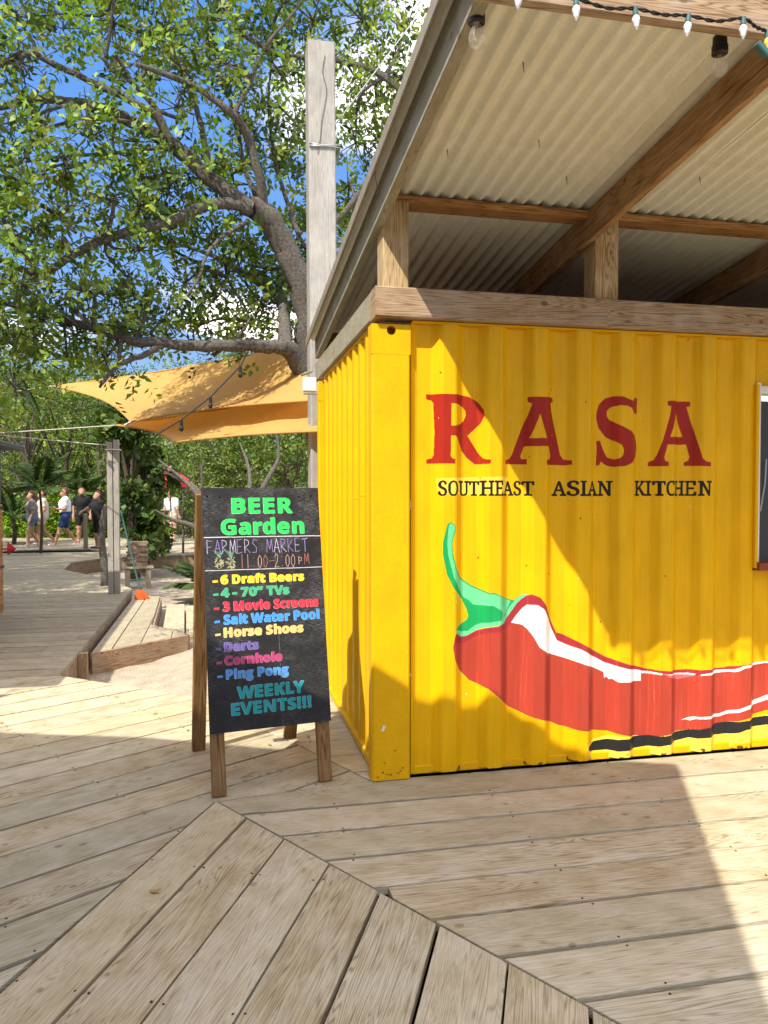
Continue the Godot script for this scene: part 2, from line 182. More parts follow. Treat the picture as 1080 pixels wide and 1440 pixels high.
func add_tube(st: SurfaceTool, pts: Array, radii: Array, sides := 8, cap := true, vscale := 1.0) -> void:
	var n := pts.size()
	var rings := []
	var prev := Vector3.ZERO
	var run := 0.0
	var runs := []
	for i in n:
		var p: Vector3 = pts[i]
		var t: Vector3 = ((pts[mini(i + 1, n - 1)] as Vector3) - (pts[maxi(i - 1, 0)] as Vector3)).normalized()
		if i == 0:
			prev = t.cross(Vector3.UP if absf(t.y) < 0.9 else Vector3.RIGHT).normalized()
		else:
			run += p.distance_to(pts[i - 1])
		prev = (prev - t * prev.dot(t)).normalized()
		var q := t.cross(prev)
		var ring := []
		for k in sides + 1:
			var a := TAU * k / sides
			ring.append(prev * cos(a) + q * sin(a))
		rings.append(ring)
		runs.append(run)
	for i in n - 1:
		for k in sides:
			var idx := [[i, k], [i + 1, k], [i + 1, k + 1], [i, k], [i + 1, k + 1], [i, k + 1]]
			for e in idx:
				var d: Vector3 = rings[e[0]][e[1]]
				st.set_normal(d)
				st.set_uv(Vector2(runs[e[0]] * vscale, float(e[1]) / sides * maxf(radii[0], 0.01) * TAU * vscale))
				st.add_vertex((pts[e[0]] as Vector3) + d * (radii[e[0]] as float))
	if cap:
		for e in [0, n - 1]:
			var t: Vector3 = ((pts[n - 1] as Vector3) - (pts[n - 2] as Vector3)) if e else ((pts[0] as Vector3) - (pts[1] as Vector3))
			for k in sides:
				tri(st, pts[e], (pts[e] as Vector3) + (rings[e][k] as Vector3) * (radii[e] as float), (pts[e] as Vector3) + (rings[e][k + 1] as Vector3) * (radii[e] as float), t)

func tube_mesh(pts: Array, radii: Array, sides := 8) -> ArrayMesh:
	var st := begin()
	add_tube(st, pts, radii, sides)
	return st.commit()

# Catmull-Rom through points and radii
func smooth(pts: Array, radii: Array, steps: int) -> Array:
	var p := []
	var r := []
	for i in pts.size() - 1:
		var a: Vector3 = pts[maxi(i - 1, 0)]
		var b: Vector3 = pts[i]
		var c: Vector3 = pts[i + 1]
		var d: Vector3 = pts[mini(i + 2, pts.size() - 1)]
		for s in steps:
			var t := float(s) / steps
			p.append(b.cubic_interpolate(c, a, d, t))
			r.append(lerpf(radii[i], radii[i + 1], t))
	p.append(pts[-1])
	r.append(radii[-1])
	return [p, r]

func add_lathe(st: SurfaceTool, profile: Array, sides := 14, xf := Transform3D()) -> void:
	var up := 1.0 if (profile[-1] as Vector2).y >= (profile[0] as Vector2).y else -1.0
	for i in profile.size() - 1:
		var a: Vector2 = profile[i]
		var b: Vector2 = profile[i + 1]
		var nn := Vector2(b.y - a.y, a.x - b.x).normalized() * up
		for k in sides:
			var c0 := Vector2.from_angle(TAU * k / sides)
			var c1 := Vector2.from_angle(TAU * (k + 1) / sides)
			var v := [Vector3(c0.x * a.x, a.y, c0.y * a.x), Vector3(c0.x * b.x, b.y, c0.y * b.x), Vector3(c1.x * b.x, b.y, c1.y * b.x), Vector3(c1.x * a.x, a.y, c1.y * a.x)]
			var n0 := Vector3(c0.x * nn.x, nn.y, c0.y * nn.x)
			var n1 := Vector3(c1.x * nn.x, nn.y, c1.y * nn.x)
			for e in ([[0, n0], [2, n1], [1, n0], [0, n0], [3, n1], [2, n1]] if up > 0 else [[0, n0], [1, n0], [2, n1], [0, n0], [2, n1], [3, n1]]):
				st.set_normal(xf.basis * (e[1] as Vector3))
				st.set_uv(Vector2(float(k) / sides, v[e[0]].y))
				st.add_vertex(xf * (v[e[0]] as Vector3))

func lathe_mesh(profile: Array, sides := 14) -> ArrayMesh:
	var st := begin()
	add_lathe(st, profile, sides)
	return st.commit()

# flat prism from an outline in (x, z); bevelled top edge; grain along dir
func add_plank(st: SurfaceTool, poly: PackedVector2Array, y: float, thick: float, ch: float, dir: Vector2, off: Vector2) -> void:
	var side := Vector2(-dir.y, dir.x)
	var inner := poly
	var got := Geometry2D.offset_polygon(poly, -ch)
	if got.size() == 1 and got[0].size() >= 3: inner = got[0]
	var idx := Geometry2D.triangulate_polygon(inner)
	for i in range(0, idx.size(), 3):
		var v := [inner[idx[i]], inner[idx[i + 1]], inner[idx[i + 2]]]
		tri(st, Vector3(v[0].x, y, v[0].y), Vector3(v[1].x, y, v[1].y), Vector3(v[2].x, y, v[2].y), Vector3.UP, Vector2(v[0].dot(dir), v[0].dot(side)) + off, Vector2(v[1].dot(dir), v[1].dot(side)) + off, Vector2(v[2].dot(dir), v[2].dot(side)) + off)
	var same := inner.size() == poly.size()
	var centre := Vector2.ZERO
	for v in poly: centre += v / poly.size()
	for i in poly.size():
		var a := poly[i]
		var b := poly[(i + 1) % poly.size()]
		var e := b - a
		var o := Vector2(e.y, -e.x)
		if o.dot((a + b) / 2 - centre) < 0: o = -o
		var o3 := Vector3(o.x, 0, o.y)
		var ua := Vector2(a.dot(dir), a.dot(side)) + off
		var ub := Vector2(b.dot(dir), b.dot(side)) + off
		quad(st, Vector3(a.x, y - ch, a.y), Vector3(b.x, y - ch, b.y), Vector3(b.x, y - thick, b.y), Vector3(a.x, y - thick, a.y), o3, ua, ub, ub + Vector2(0, thick), ua + Vector2(0, thick))
	if inner != poly:
		for i in inner.size():
			var a := inner[i]
			var b := inner[(i + 1) % inner.size()]
			var pa := _closest(poly, a)
			var pb := _closest(poly, b)
			quad(st, Vector3(a.x, y, a.y), Vector3(b.x, y, b.y), Vector3(pb.x, y - ch, pb.y), Vector3(pa.x, y - ch, pa.y), Vector3.UP, Vector2(a.dot(dir), a.dot(side)) + off, Vector2(b.dot(dir), b.dot(side)) + off, Vector2(pb.dot(dir), pb.dot(side)) + off, Vector2(pa.dot(dir), pa.dot(side)) + off)

func _closest(poly: PackedVector2Array, p: Vector2) -> Vector2:
	var best := poly[0]
	for v in poly:
		if v.distance_squared_to(p) < best.distance_squared_to(p): best = v
	return best

# planks laid across a zone outline, each one its own piece under the deck
func lay_planks(parent: Node, zone: PackedVector2Array, angle: float, offsets: Array, gap: float, mats: Array, y := 0.0, thick := 0.038, stagger := 0.0) -> void:
	var dir := Vector2.from_angle(angle)
	var nrm := Vector2(-dir.y, dir.x)
	var gaps := []
	for i in offsets.size(): gaps.append(gap * rng.randf_range(0.45, 1.3))
	for i in offsets.size() - 1:
		var lo: float = offsets[i] + gaps[i] / 2
		var hi: float = offsets[i + 1] - gaps[i + 1] / 2
		var cuts := [-40.0, 40.0]
		if stagger > 0.0:
			cuts = [-40.0]
			var c := -30.0 + rng.randf() * stagger
			while c < 30.0:
				cuts.append(c)
				c += stagger * rng.randf_range(0.85, 1.15)
			cuts.append(40.0)
		for k in cuts.size() - 1:
			var strip := PackedVector2Array([dir * (cuts[k] + 0.0015) + nrm * lo, dir * (cuts[k + 1] - 0.0015) + nrm * lo, dir * (cuts[k + 1] - 0.0015) + nrm * hi, dir * (cuts[k] + 0.0015) + nrm * hi])
			for poly in Geometry2D.intersect_polygons(strip, zone):
				if poly.size() < 3 or Geometry2D.is_polygon_clockwise(poly) and false: continue
				var area := 0.0
				for q in poly.size():
					area += poly[q].cross(poly[(q + 1) % poly.size()]) / 2
				if absf(area) < 0.006: continue
				var st := begin()
				add_plank(st, poly, y + rng.randf_range(-0.002, 0.0), thick, 0.0022, dir, Vector2(rng.randf() * 7, rng.randf() * 7))
				if screws:
					var u := -8.0
					while u < 8.0:
						for e in [0.05, 0.94]:
							var q: Vector2 = dir * (u + rng.randf_range(-0.015, 0.015)) + nrm * lerpf(lo, hi, e + rng.randf_range(-0.015, 0.03))
							if Geometry2D.is_point_in_polygon(q, poly) and q.length() < 5.0:
								add_lathe(screws, [Vector2(0.0055, -0.002), Vector2(0.005, 0.0008), Vector2(0.0, 0.0004)], 7, Transform3D(Basis(), Vector3(q.x, y, q.y)))
						u += 0.86
				part("plank", st.commit(), mats[rng.randi() % mats.size()], parent)

func noise(seed_: int, freq: float, octaves := 3) -> FastNoiseLite:
	var n := FastNoiseLite.new()
	n.seed = seed_
	n.noise_type = FastNoiseLite.TYPE_SIMPLEX_SMOOTH
	n.frequency = freq
	n.fractal_type = FastNoiseLite.FRACTAL_FBM if octaves > 1 else FastNoiseLite.FRACTAL_NONE
	n.fractal_octaves = octaves
	return n

func byte(x: float) -> int:
	return clampi(int(x * 255.0), 0, 255)

func to_srgb(x: float) -> float:
	return 12.92 * x if x < 0.0031308 else 1.055 * pow(x, 1.0 / 2.4) - 0.055

# board grain: u runs along the board (2.4 m a repeat), v across (0.6 m a repeat). Returns [colour, height].
func wood(seed_: int, w: int, h: int, light: Vector3, dark: Vector3, late: float, knots: int, grey: float, rings := 80.0) -> Array:
	var r := RandomNumberGenerator.new()
	r.seed = seed_
	var low := noise(seed_, 1.0, 2)
	var fine := noise(seed_ + 1, 1.0, 2)
	var blot := noise(seed_ + 2, 1.0, 3)
	var kn := []
	for i in knots:
		kn.append([r.randf() * 2.4, r.randf() * 0.6, r.randf_range(0.010, 0.022)])
	var col := PackedByteArray()
	col.resize(w * h * 3)
	var hei := PackedByteArray()
	hei.resize(w * h)
	var lut := PackedByteArray()
	lut.resize(1024)
	for i in 1024: lut[i] = byte(to_srgb(i / 1023.0))
	for y in h:
		var v := 0.6 * y / h
		var cv := cos(TAU * y / h)
		var sv := sin(TAU * y / h)
		for x in w:
			var u := 2.4 * x / w
			var cu := cos(TAU * x / w)
			var su := sin(TAU * x / w)
			var wob := low.get_noise_3d(cu * 0.22 + cv * 1.5, su * 0.22 + sv * 1.5, cv * 0.9)
			var g := v * rings + wob * (rings * 0.045 + 1.5)
			var core := 0.0
			for k in kn:
				var du := absf(u - k[0])
				if du > 1.2: du = 2.4 - du
				if du > 0.45: continue
				var dv := absf(v - k[1])
				if dv > 0.3: dv = 0.6 - dv
				if dv > 0.16: continue
				var d := sqrt(du * du * 0.10 + dv * dv)
				g += 2.6 * exp(-d * d / (k[2] * k[2] * 9.0)) * (1.0 if fposmod(v - k[1] + 0.3, 0.6) > 0.3 else -1.0)
				var dd := sqrt(du * du * 0.5 + dv * dv)
				core = maxf(core, smoothstep(k[2], k[2] * 0.55, dd))
			var ring := 0.5 + 0.5 * sin(TAU * g)
			ring = ring * ring * ring
			var f := fine.get_noise_3d(cu * 4.0, su * 4.0, v * 330.0) * 0.5 + fine.get_noise_2d(v * 900.0, cu * 2.0 + su * 3.0) * 0.35
			var b := blot.get_noise_3d(cu * 1.6, su * 1.6, v * 6.0)
			var t := clampf(0.30 + late * ring * 0.75 + f * 0.40 - b * 0.30, 0.0, 1.0)
			t = maxf(t, core * 0.92)
			var c := light.lerp(dark, t)
			var m := (c.x + c.y + c.z) / 3.0
			var gr := clampf(grey * (0.6 + 1.2 * b), 0.0, 1.0)
			c = c.lerp(Vector3(m * 1.04, m, m * 0.93), gr)
			var o := (y * w + x) * 3
			col[o] = lut[clampi(int(c.x * 1023.0), 0, 1023)]
			col[o + 1] = lut[clampi(int(c.y * 1023.0), 0, 1023)]
			col[o + 2] = lut[clampi(int(c.z * 1023.0), 0, 1023)]
			hei[y * w + x] = byte(0.75 - 0.35 * ring * late + f * 0.35 - core * 0.2)
	return [ImageTexture.create_from_image(Image.create_from_data(w, h, false, Image.FORMAT_RGB8, col)), ImageTexture.create_from_image(Image.create_from_data(w, h, false, Image.FORMAT_L8, hei))]

func wood_mat(called: String, tint: Color, t: Array, rough := 0.82, hscale := 0.12) -> StandardMaterial3D:
	var m := mk(called, tint, rough, t[0], t[1], hscale)
	m.uv1_scale = Vector3(1.0 / 2.4, 1.0 / 0.6, 1)
	m.metallic_specular = 0.3
	return m

# mottled surface colour from layered noise (world triplanar)
func mottled(called: String, a: Vector3, b: Vector3, size: float, rough: float, seed_: int, bump := 0.0, bump_freq := 0.05) -> StandardMaterial3D:
	var w := 240
	var n1 := noise(seed_, 0.018, 4)
	var n2 := noise(seed_ + 7, 0.16, 2)
	var im := Image.create(w, w, false, Image.FORMAT_RGB8)
	var hi := Image.create(w, w, false, Image.FORMAT_L8)
	for y in w:
		for x in w:
			# blend across the border so that it repeats without a seam
			var fx := float(x) / w
			var fy := float(y) / w
			var v := 0.0
			var e := 0.0
			for q in [[0, 0, (1 - fx) * (1 - fy)], [w, 0, fx * (1 - fy)], [0, w, (1 - fx) * fy], [w, w, fx * fy]]:
				v += n1.get_noise_2d(x - q[0], y - q[1]) * q[2]
			e = n2.get_noise_2d(x, y)
			var t := clampf(0.5 + v * 0.9 + e * 0.5, 0.0, 1.0)
			var c := a.lerp(b, t)
			im.set_pixel(x, y, Color(to_srgb(c.x), to_srgb(c.y), to_srgb(c.z)))
			hi.set_pixel(x, y, Color(0.5 + e * 0.6 + v * 0.3, 0, 0))
	var m := mk(called, Color.WHITE, rough, ImageTexture.create_from_image(im), ImageTexture.create_from_image(hi) if bump > 0 else null, bump)
	m.uv1_triplanar = true
	m.uv1_world_triplanar = true
	m.uv1_scale = Vector3.ONE / size
	return m

# ------------------------------------------------------------------ painting into an image
func fill_poly(buf: PackedByteArray, w: int, h: int, pts: PackedVector2Array, c: Array) -> void:
	var y0 := h
	var y1 := 0
	for p in pts:
		y0 = mini(y0, int(floor(p.y)))
		y1 = maxi(y1, int(ceil(p.y)))
	for y in range(maxi(y0, 0), mini(y1 + 1, h)):
		var xs := []
		var yy := y + 0.5
		for i in pts.size():
			var a := pts[i]
			var b := pts[(i + 1) % pts.size()]
			if (a.y <= yy) != (b.y <= yy):
				xs.append(a.x + (yy - a.y) / (b.y - a.y) * (b.x - a.x))
		xs.sort()
		for k in range(0, xs.size() - 1, 2):
			for x in range(maxi(0, int(round(xs[k]))), mini(w, int(round(xs[k + 1])))):
				var o := (y * w + x) * 3
				buf[o] = c[0]; buf[o + 1] = c[1]; buf[o + 2] = c[2]

func stroke(buf: PackedByteArray, w: int, h: int, pts: Array, width: float, c: Array) -> void:
	for i in pts.size() - 1:
		var a: Vector2 = pts[i]
		var b: Vector2 = pts[i + 1]
		var d := (b - a).normalized()
		var n := Vector2(-d.y, d.x) * width / 2
		fill_poly(buf, w, h, PackedVector2Array([a + n - d * width * 0.4, b + n + d * width * 0.4, b - n + d * width * 0.4, a - n - d * width * 0.4]), c)

func bold(family: String, weight: int, embolden := 0.0) -> Font:
	var f := SystemFont.new()
	f.font_names = PackedStringArray([family])
	f.font_weight = weight
	if embolden == 0.0: return f
	var v := FontVariation.new()
	v.base_font = f
	v.variation_embolden = embolden
	return v

func text_mesh(s: String, font: Font, size := 64, depth := 0.0) -> TextMesh:
	var t := TextMesh.new()
	t.text = s
	t.font = font
	t.font_size = size
	t.pixel_size = 0.01
	t.depth = depth
	t.curve_step = 0.5 if depth == 0.0 else 1.0
	return t

# ------------------------------------------------------------------ the scene
func _ready() -> void:
	rng.seed = 20240611
	camera_and_light()
	materials()
	ground_and_decks()
	container()
	canopy()
	neighbours()
	print("structure ", Time.get_ticks_msec())
	easel()
	main_tree()
	print("tree ", Time.get_ticks_msec())
	sails_and_posts()
	garden()
	print("garden ", Time.get_ticks_msec())
	pit_things()
	people()
	lights_on_canopy()
	litter()
	print("end ", Time.get_ticks_msec())

func camera_and_light() -> void:
	var cam := Camera3D.new()
	cam.name = "camera"
	add_child(cam)
	cam.fov = 66.893
	cam.near = 0.05
	cam.far = 1200.0
	cam.position = Vector3(-0.845, 1.65, 4.262)
	cam.rotation_degrees = Vector3(-1.577, -12.112, 0)
	cam.current = true
	var env := Environment.new()
	env.background_mode = Environment.BG_SKY
	env.tonemap_mode = Environment.TONE_MAPPER_LINEAR
	env.tonemap_exposure = 2.15
	env.sdfgi_enabled = true
	env.ssao_enabled = true
	env.ssil_enabled = true
	var sm := ProceduralSkyMaterial.new()
	sm.sky_top_color = Color(0.25, 0.44, 0.69)
	sm.sky_horizon_color = Color(0.53, 0.63, 0.74)
	sm.sky_curve = 0.16
	sm.ground_bottom_color = Color(0.30, 0.27, 0.22)
	sm.ground_horizon_color = Color(0.50, 0.47, 0.42)
	sm.sky_energy_multiplier = 1.0
	sm.sun_angle_max = 12.0
	# fair-weather clouds
	var n := noise(13, 1.0, 5)
	var cw := 768
	var buf := PackedByteArray()
	buf.resize(cw * cw / 2 * 4)
	for y in cw / 2:
		var el := PI / 2 - PI * (y + 0.5) / (cw / 2)
		for x in cw:
			var az := TAU * x / cw
			var p := Vector3(cos(el) * cos(az), sin(el), cos(el) * sin(az))
			var a := 0.0
			if el > 0.03:
				var s := p / (p.y + 0.22)
				a = smoothstep(-0.06, 0.34, n.get_noise_3d(s.x * 1.1 + 3.0, s.y * 0.6, s.z * 1.1)) * smoothstep(0.03, 0.2, el)
			var o := (y * cw + x) * 4
			buf[o] = 255; buf[o + 1] = 255; buf[o + 2] = 255
			buf[o + 3] = byte(a * 0.85)
	sm.sky_cover = ImageTexture.create_from_image(Image.create_from_data(cw, cw / 2, false, Image.FORMAT_RGBA8, buf))
	sm.sky_cover_modulate = Color(1.30, 1.19, 1.03)
	var sky := Sky.new()
	sky.sky_material = sm
	env.sky = sky
	env.background_energy_multiplier = 1.0
	var we := WorldEnvironment.new()
	we.name = "world_environment"
	we.environment = env
	add_child(we)
	var sun := DirectionalLight3D.new()
	sun.name = "sun"
	add_child(sun)
	sun.look_at_from_position(Vector3.ZERO, SUN_DIR, Vector3.UP)
	sun.light_energy = 1.1
	sun.light_color = Color(1.0, 0.965, 0.90)
	sun.light_angular_distance = 0.53
	sun.shadow_enabled = true

func materials() -> void:
	var deckwood := wood(11, 1280, 320, Vector3(0.645, 0.585, 0.405), Vector3(0.28, 0.235, 0.15), 0.60, 6, 0.25, 120.0)
	var deckwood2 := wood(12, 1280, 320, Vector3(0.66, 0.595, 0.41), Vector3(0.26, 0.21, 0.13), 0.75, 9, 0.30, 90.0)
	for i in 8:
		var k: Vector3 = [Vector3(1, 1, 1), Vector3(0.90, 0.89, 0.87), Vector3(1.0, 0.96, 0.88), Vector3(0.83, 0.83, 0.81), Vector3(0.95, 0.91, 0.84), Vector3(1.0, 0.99, 0.97), Vector3(0.88, 0.86, 0.80), Vector3(0.94, 0.95, 0.93)][i]
		wood_mat("deck_board_%d" % i, lin(k.x, k.y, k.z), deckwood if i < 4 else deckwood2, 0.8, 0.25)
	for i in 3:
		var k: float = [0.72, 0.64, 0.78][i]
		wood_mat("walk_board_%d" % i, lin(k, k * 0.99, k * 0.97), deckwood, 0.85, 0.2)
	var lumber := wood(23, 1024, 256, Vector3(0.52, 0.32, 0.145), Vector3(0.17, 0.08, 0.03), 0.85, 5, 0.12)
	wood_mat("lumber", lin(1, 1, 1), lumber, 0.6, 0.1)
	wood_mat("lumber_warm", lin(1.0, 0.86, 0.70), lumber, 0.55, 0.1)
	wood_mat("lumber_pale", lin(1.0, 0.98, 0.94), wood(31, 1024, 256, Vector3(0.62, 0.47, 0.27), Vector3(0.22, 0.13, 0.055), 0.8, 4, 0.15), 0.65, 0.1)
	wood_mat("beam_weathered", lin(0.95, 0.95, 0.95), wood(37, 1024, 256, Vector3(0.55, 0.385, 0.225), Vector3(0.16, 0.09, 0.05), 0.7, 6, 0.3), 0.75, 0.12)
	wood_mat("rafter_grey", lin(0.62, 0.62, 0.62), deckwood, 0.8, 0.2)
	wood_mat("post_grey", lin(1, 1, 1), wood(29, 512, 256, Vector3(0.40, 0.385, 0.355), Vector3(0.19, 0.18, 0.165), 0.45, 2, 0.2), 0.85, 0.2)
	wood_mat("easel_wood", lin(0.52, 0.44, 0.34), lumber, 0.75, 0.15)
	M.easel_wood.albedo_color = lin(0.62, 0.58, 0.48)
	wood_mat("hut_wood", lin(1.1, 0.92, 0.62), lumber, 0.55, 0.1)
	mottled("yellow", Vector3(0.75, 0.42, 0.003), Vector3(0.68, 0.365, 0.005), 1.1, 0.45, 39)
	M.yellow.metallic_specular = 0.25
	mottled("sheet", Vector3(0.83, 0.825, 0.73), Vector3(0.68, 0.665, 0.57), 0.55, 0.55, 41)
	mottled("sand", Vector3(0.47, 0.41, 0.32), Vector3(0.31, 0.26, 0.19), 1.4, 0.95, 43, 1.2)
	mottled("soil", Vector3(0.10, 0.075, 0.05), Vector3(0.05, 0.036, 0.024), 1.2, 0.95, 47, 1.5)
	mottled("bark", Vector3(0.27, 0.245, 0.21), Vector3(0.040, 0.033, 0.027), 0.15, 0.92, 53, 1.2)
	mottled("bark_dark", Vector3(0.16, 0.125, 0.09), Vector3(0.05, 0.037, 0.026), 0.30, 0.92, 57, 1.0)
	mottled("stone", Vector3(0.40, 0.31, 0.21), Vector3(0.18, 0.12, 0.075), 0.25, 0.9, 59, 0.5)
	var sail := mottled("sail", Vector3(0.70, 0.47, 0.16), Vector3(0.60, 0.39, 0.12), 0.5, 0.85, 61)
	sail.backlight_enabled = true
	sail.backlight = lin(0.90, 0.61, 0.20)
	mottled("flashing", Vector3(0.30, 0.265, 0.20), Vector3(0.20, 0.17, 0.125), 0.4, 0.5, 45)
	mk("screw_head", lin(0.035, 0.026, 0.02), 0.6)
	mk("grey_steel", lin(0.20, 0.20, 0.20), 0.6)
	mk("under_deck", lin(0.045, 0.036, 0.027), 0.95)
	mk("cable", lin(0.015, 0.014, 0.013), 0.5)
	mk("rope", lin(0.50, 0.48, 0.43), 0.9)
	mk("galvanised", lin(0.35, 0.36, 0.36), 0.4)
	M.galvanised.metallic = 0.7
	mk("white_plastic", lin(0.72, 0.72, 0.70), 0.4)
	mk("white_paint", lin(0.70, 0.68, 0.62), 0.5)
	mk("red_brown", lin(0.22, 0.045, 0.012), 0.5)
	mk("grey_panel", lin(0.075, 0.08, 0.075), 0.6)
	mk("black_steel", lin(0.02, 0.02, 0.02), 0.45)
	mk("red_cloth", lin(0.55, 0.03, 0.05), 0.8)
	mk("rust", lin(0.16, 0.05, 0.015), 0.9)
	var glass := mk("pane", lin(0.85, 0.90, 0.90, 0.06), 0.03)
	glass.metallic_specular = 0.15
	glass.transparency = BaseMaterial3D.TRANSPARENCY_ALPHA
	var bulb := mk("bulb_glass", lin(0.95, 0.93, 0.88, 0.10), 0.02)
	bulb.transparency = BaseMaterial3D.TRANSPARENCY_ALPHA
	mk("filament", lin(0.75, 0.42, 0.12), 0.4)
	for g in [["leaf", 0.225, 0.33, 0.05, 0.44, 0.60, 0.07], ["leaf_bright", 0.20, 0.33, 0.03, 0.30, 0.46, 0.04], ["leaf_mid", 0.125, 0.195, 0.032, 0.20, 0.32, 0.035], ["leaf_deep", 0.080, 0.140, 0.026, 0.12, 0.22, 0.025], ["leaf_palm", 0.060, 0.110, 0.022, 0.10, 0.18, 0.02], ["leaf_lawn", 0.27, 0.43, 0.04, 0.34, 0.52, 0.04], ["leaf_dry", 0.42, 0.26, 0.05, 0.2, 0.1, 0.02]]:
		var m := mk(g[0], lin(g[1], g[2], g[3]), 0.48 if g[0] != "leaf_palm" else 0.65)
		m.backlight_enabled = true
		m.backlight = lin(g[4], g[5], g[6])
		m.vertex_color_use_as_albedo = true

# ------------------------------------------------------------------ ground
func ground_and_decks() -> void:
	# bare ground to the horizon, lower than the decks
	var st := begin()
	var step := 40
	for a in step:
		var p0 := Vector3(cos(TAU * a / step) * 400, -0.47, sin(TAU * a / step) * 400)
		var p1 := Vector3(cos(TAU * (a + 1) / step) * 400, -0.47, sin(TAU * (a + 1) / step) * 400)
		tri(st, Vector3(0, -0.47, 0), p0, p1, Vector3.UP)
	structure("ground", st.commit(), M.soil)
	# raked sand in the sunken court, gently heaped
	st = begin()
	var hn := noise(71, 0.35, 3)
	var nx := 44
	var nz := 60
	var sand_y := func(x: float, z: float) -> float:
		return -0.345 + 0.045 * hn.get_noise_2d(x * 2.0, z * 2.0) + 0.02 * hn.get_noise_2d(x * 9.0, z * 9.0) + 0.13 * smoothstep(-2.0, -0.4, x) * smoothstep(-8.5, -5.0, z)
	for i in nx:
		for j in nz:
			var x0 := -6.0 + 12.0 * i / nx
			var x1 := -6.0 + 12.0 * (i + 1) / nx
			var z0 := -16.6 + 15.0 * j / nz
			var z1 := -16.6 + 15.0 * (j + 1) / nz
			for e in [[x0, z0], [x0, z1], [x1, z1], [x0, z0], [x1, z1], [x1, z0]]:
				st.set_smooth_group(0)
				st.add_vertex(Vector3(e[0], sand_y.call(e[0], e[1]), e[1]))
	st.generate_normals()
	structure("sand", st.commit(), M.sand)

	var deck_mats := [M.deck_board_0, M.deck_board_1, M.deck_board_2, M.deck_board_3, M.deck_board_4, M.deck_board_5, M.deck_board_6, M.deck_board_7]
	var walk_mats := [M.walk_board_0, M.walk_board_1, M.walk_board_2]
	# joists and dark underside that the gaps show
	st = begin()
	add_plank(st, PackedVector2Array([Vector2(-2.20, -3.02), Vector2(-1.03, -2.02), Vector2(0, -2.4), Vector2(7.4, -2.4), Vector2(7.4, 7.4), Vector2(-9, 7.4), Vector2(-9, -3.02)]), -0.330, 0.06, 0.003, Vector2.RIGHT, Vector2.ZERO)
	var deck := structure("deck", st.commit(), M.under_deck)
	screws = begin()
	var apex := Vector2(-0.862, 0.092)
	# boards fanning out below the easel
	var c_dir := deg_to_rad(-65.5)
	var zone_c := PackedVector2Array([apex, Vector2(0.359, 2.113), Vector2(1.55, 4.08), Vector2(3.4, 7.2), Vector2(-4.3, 7.2), Vector2(-3.05, 4.72), Vector2(-1.555, 1.526)])
	lay_planks(deck, zone_c, c_dir, [-1.04, -0.777, -0.512, -0.245, 0.035, 0.303, 0.575, 0.85, 1.12, 1.40, 1.68, 1.96, 2.24, 2.52, 2.8, 3.1, 3.4, 3.7, 4.0, 4.3, 4.6], 0.016, deck_mats)
	var zone_r := PackedVector2Array([apex + Vector2(0.012, 0.002), Vector2(0.0, -0.03), Vector2(7.2, -0.03), Vector2(7.2, 7.2), Vector2(3.412, 7.2), Vector2(1.562, 4.078), Vector2(0.371, 2.111)])
	lay_planks(deck, zone_r, 0.0, [-0.05, 0.285, 0.577, 0.865, 1.145, 1.425, 1.708, 1.985, 2.27, 2.55, 2.84, 3.12, 3.41, 3.7, 3.98, 4.27, 4.55, 4.84, 5.12, 5.4, 5.7, 6.0, 6.3, 6.6, 6.9, 7.2], 0.024, deck_mats, 0.0, 0.038, 11.0)
	var zone_l := PackedVector2Array([apex + Vector2(-0.010, -0.004), Vector2(-1.565, 1.520), Vector2(-3.06, 4.71), Vector2(-4.31, 7.2), Vector2(-8.8, 7.2), Vector2(-8.8, -3.08), Vector2(-2.244, -3.08), Vector2(-1.016, -2.076), Vector2(-0.80, -1.55), Vector2(-0.552, -1.095), Vector2(-0.383, -0.806), Vector2(-0.012, -0.036), Vector2(-0.83, 0.082)])
	var offs := []
	for i in range(-30, 24): offs.append(-0.515 + i * 0.291)
	lay_planks(deck, zone_l, deg_to_rad(-32.0), offs, 0.022, deck_mats, 0.0, 0.038, 0.0)
	var zone_b := PackedVector2Array([Vector2(0.06, -0.04), Vector2(-0.004, -0.04), Vector2(-0.375, -0.810), Vector2(-0.544, -1.099), Vector2(-0.79, -1.55), Vector2(-0.98, -2.05), Vector2(-0.2, -2.7), Vector2(0.06, -2.7)])
	lay_planks(deck, zone_b, 0.0, [-2.75, -2.46, -2.17, -1.88, -1.6, -1.31, -1.03, -0.79, -0.47, -0.18, 0.1], 0.010, deck_mats)
	var sc := part("screws", screws.commit(), M.screw_head, deck)
	sc.set_meta("kind", "stuff")
	screws = null
	# fascia boards along the open edge of the near deck
	bar("fascia_board", deck, M.deck_board_3, Vector3(-2.23, -0.19, -3.06), Vector3(-1.01, -0.19, -2.055), 0.03, 0.28)
	bar("fascia_board", deck, M.deck_board_1, Vector3(-1.005, -0.19, -2.06), Vector3(-0.2, -0.19, -2.72), 0.03, 0.28)

	# walkway on the left, boards across it
	st = begin()
	var walk_edge := PackedVector2Array([Vector2(-2.30, -3.14), Vector2(-2.32, -9.30), Vector2(-2.99, -11.1), Vector2(-4.06, -12.95), Vector2(-4.20, -14.6), Vector2(-3.6, -15.94), Vector2(-1.41, -16.4), Vector2(6, -17.2), Vector2(6, -17.7), Vector2(-12, -17.7), Vector2(-12, -3.14)])
	add_plank(st, walk_edge, -0.420, 0.03, 0.003, Vector2.RIGHT, Vector2.ZERO)
	var walk := structure("walkway", st.commit(), M.under_deck)
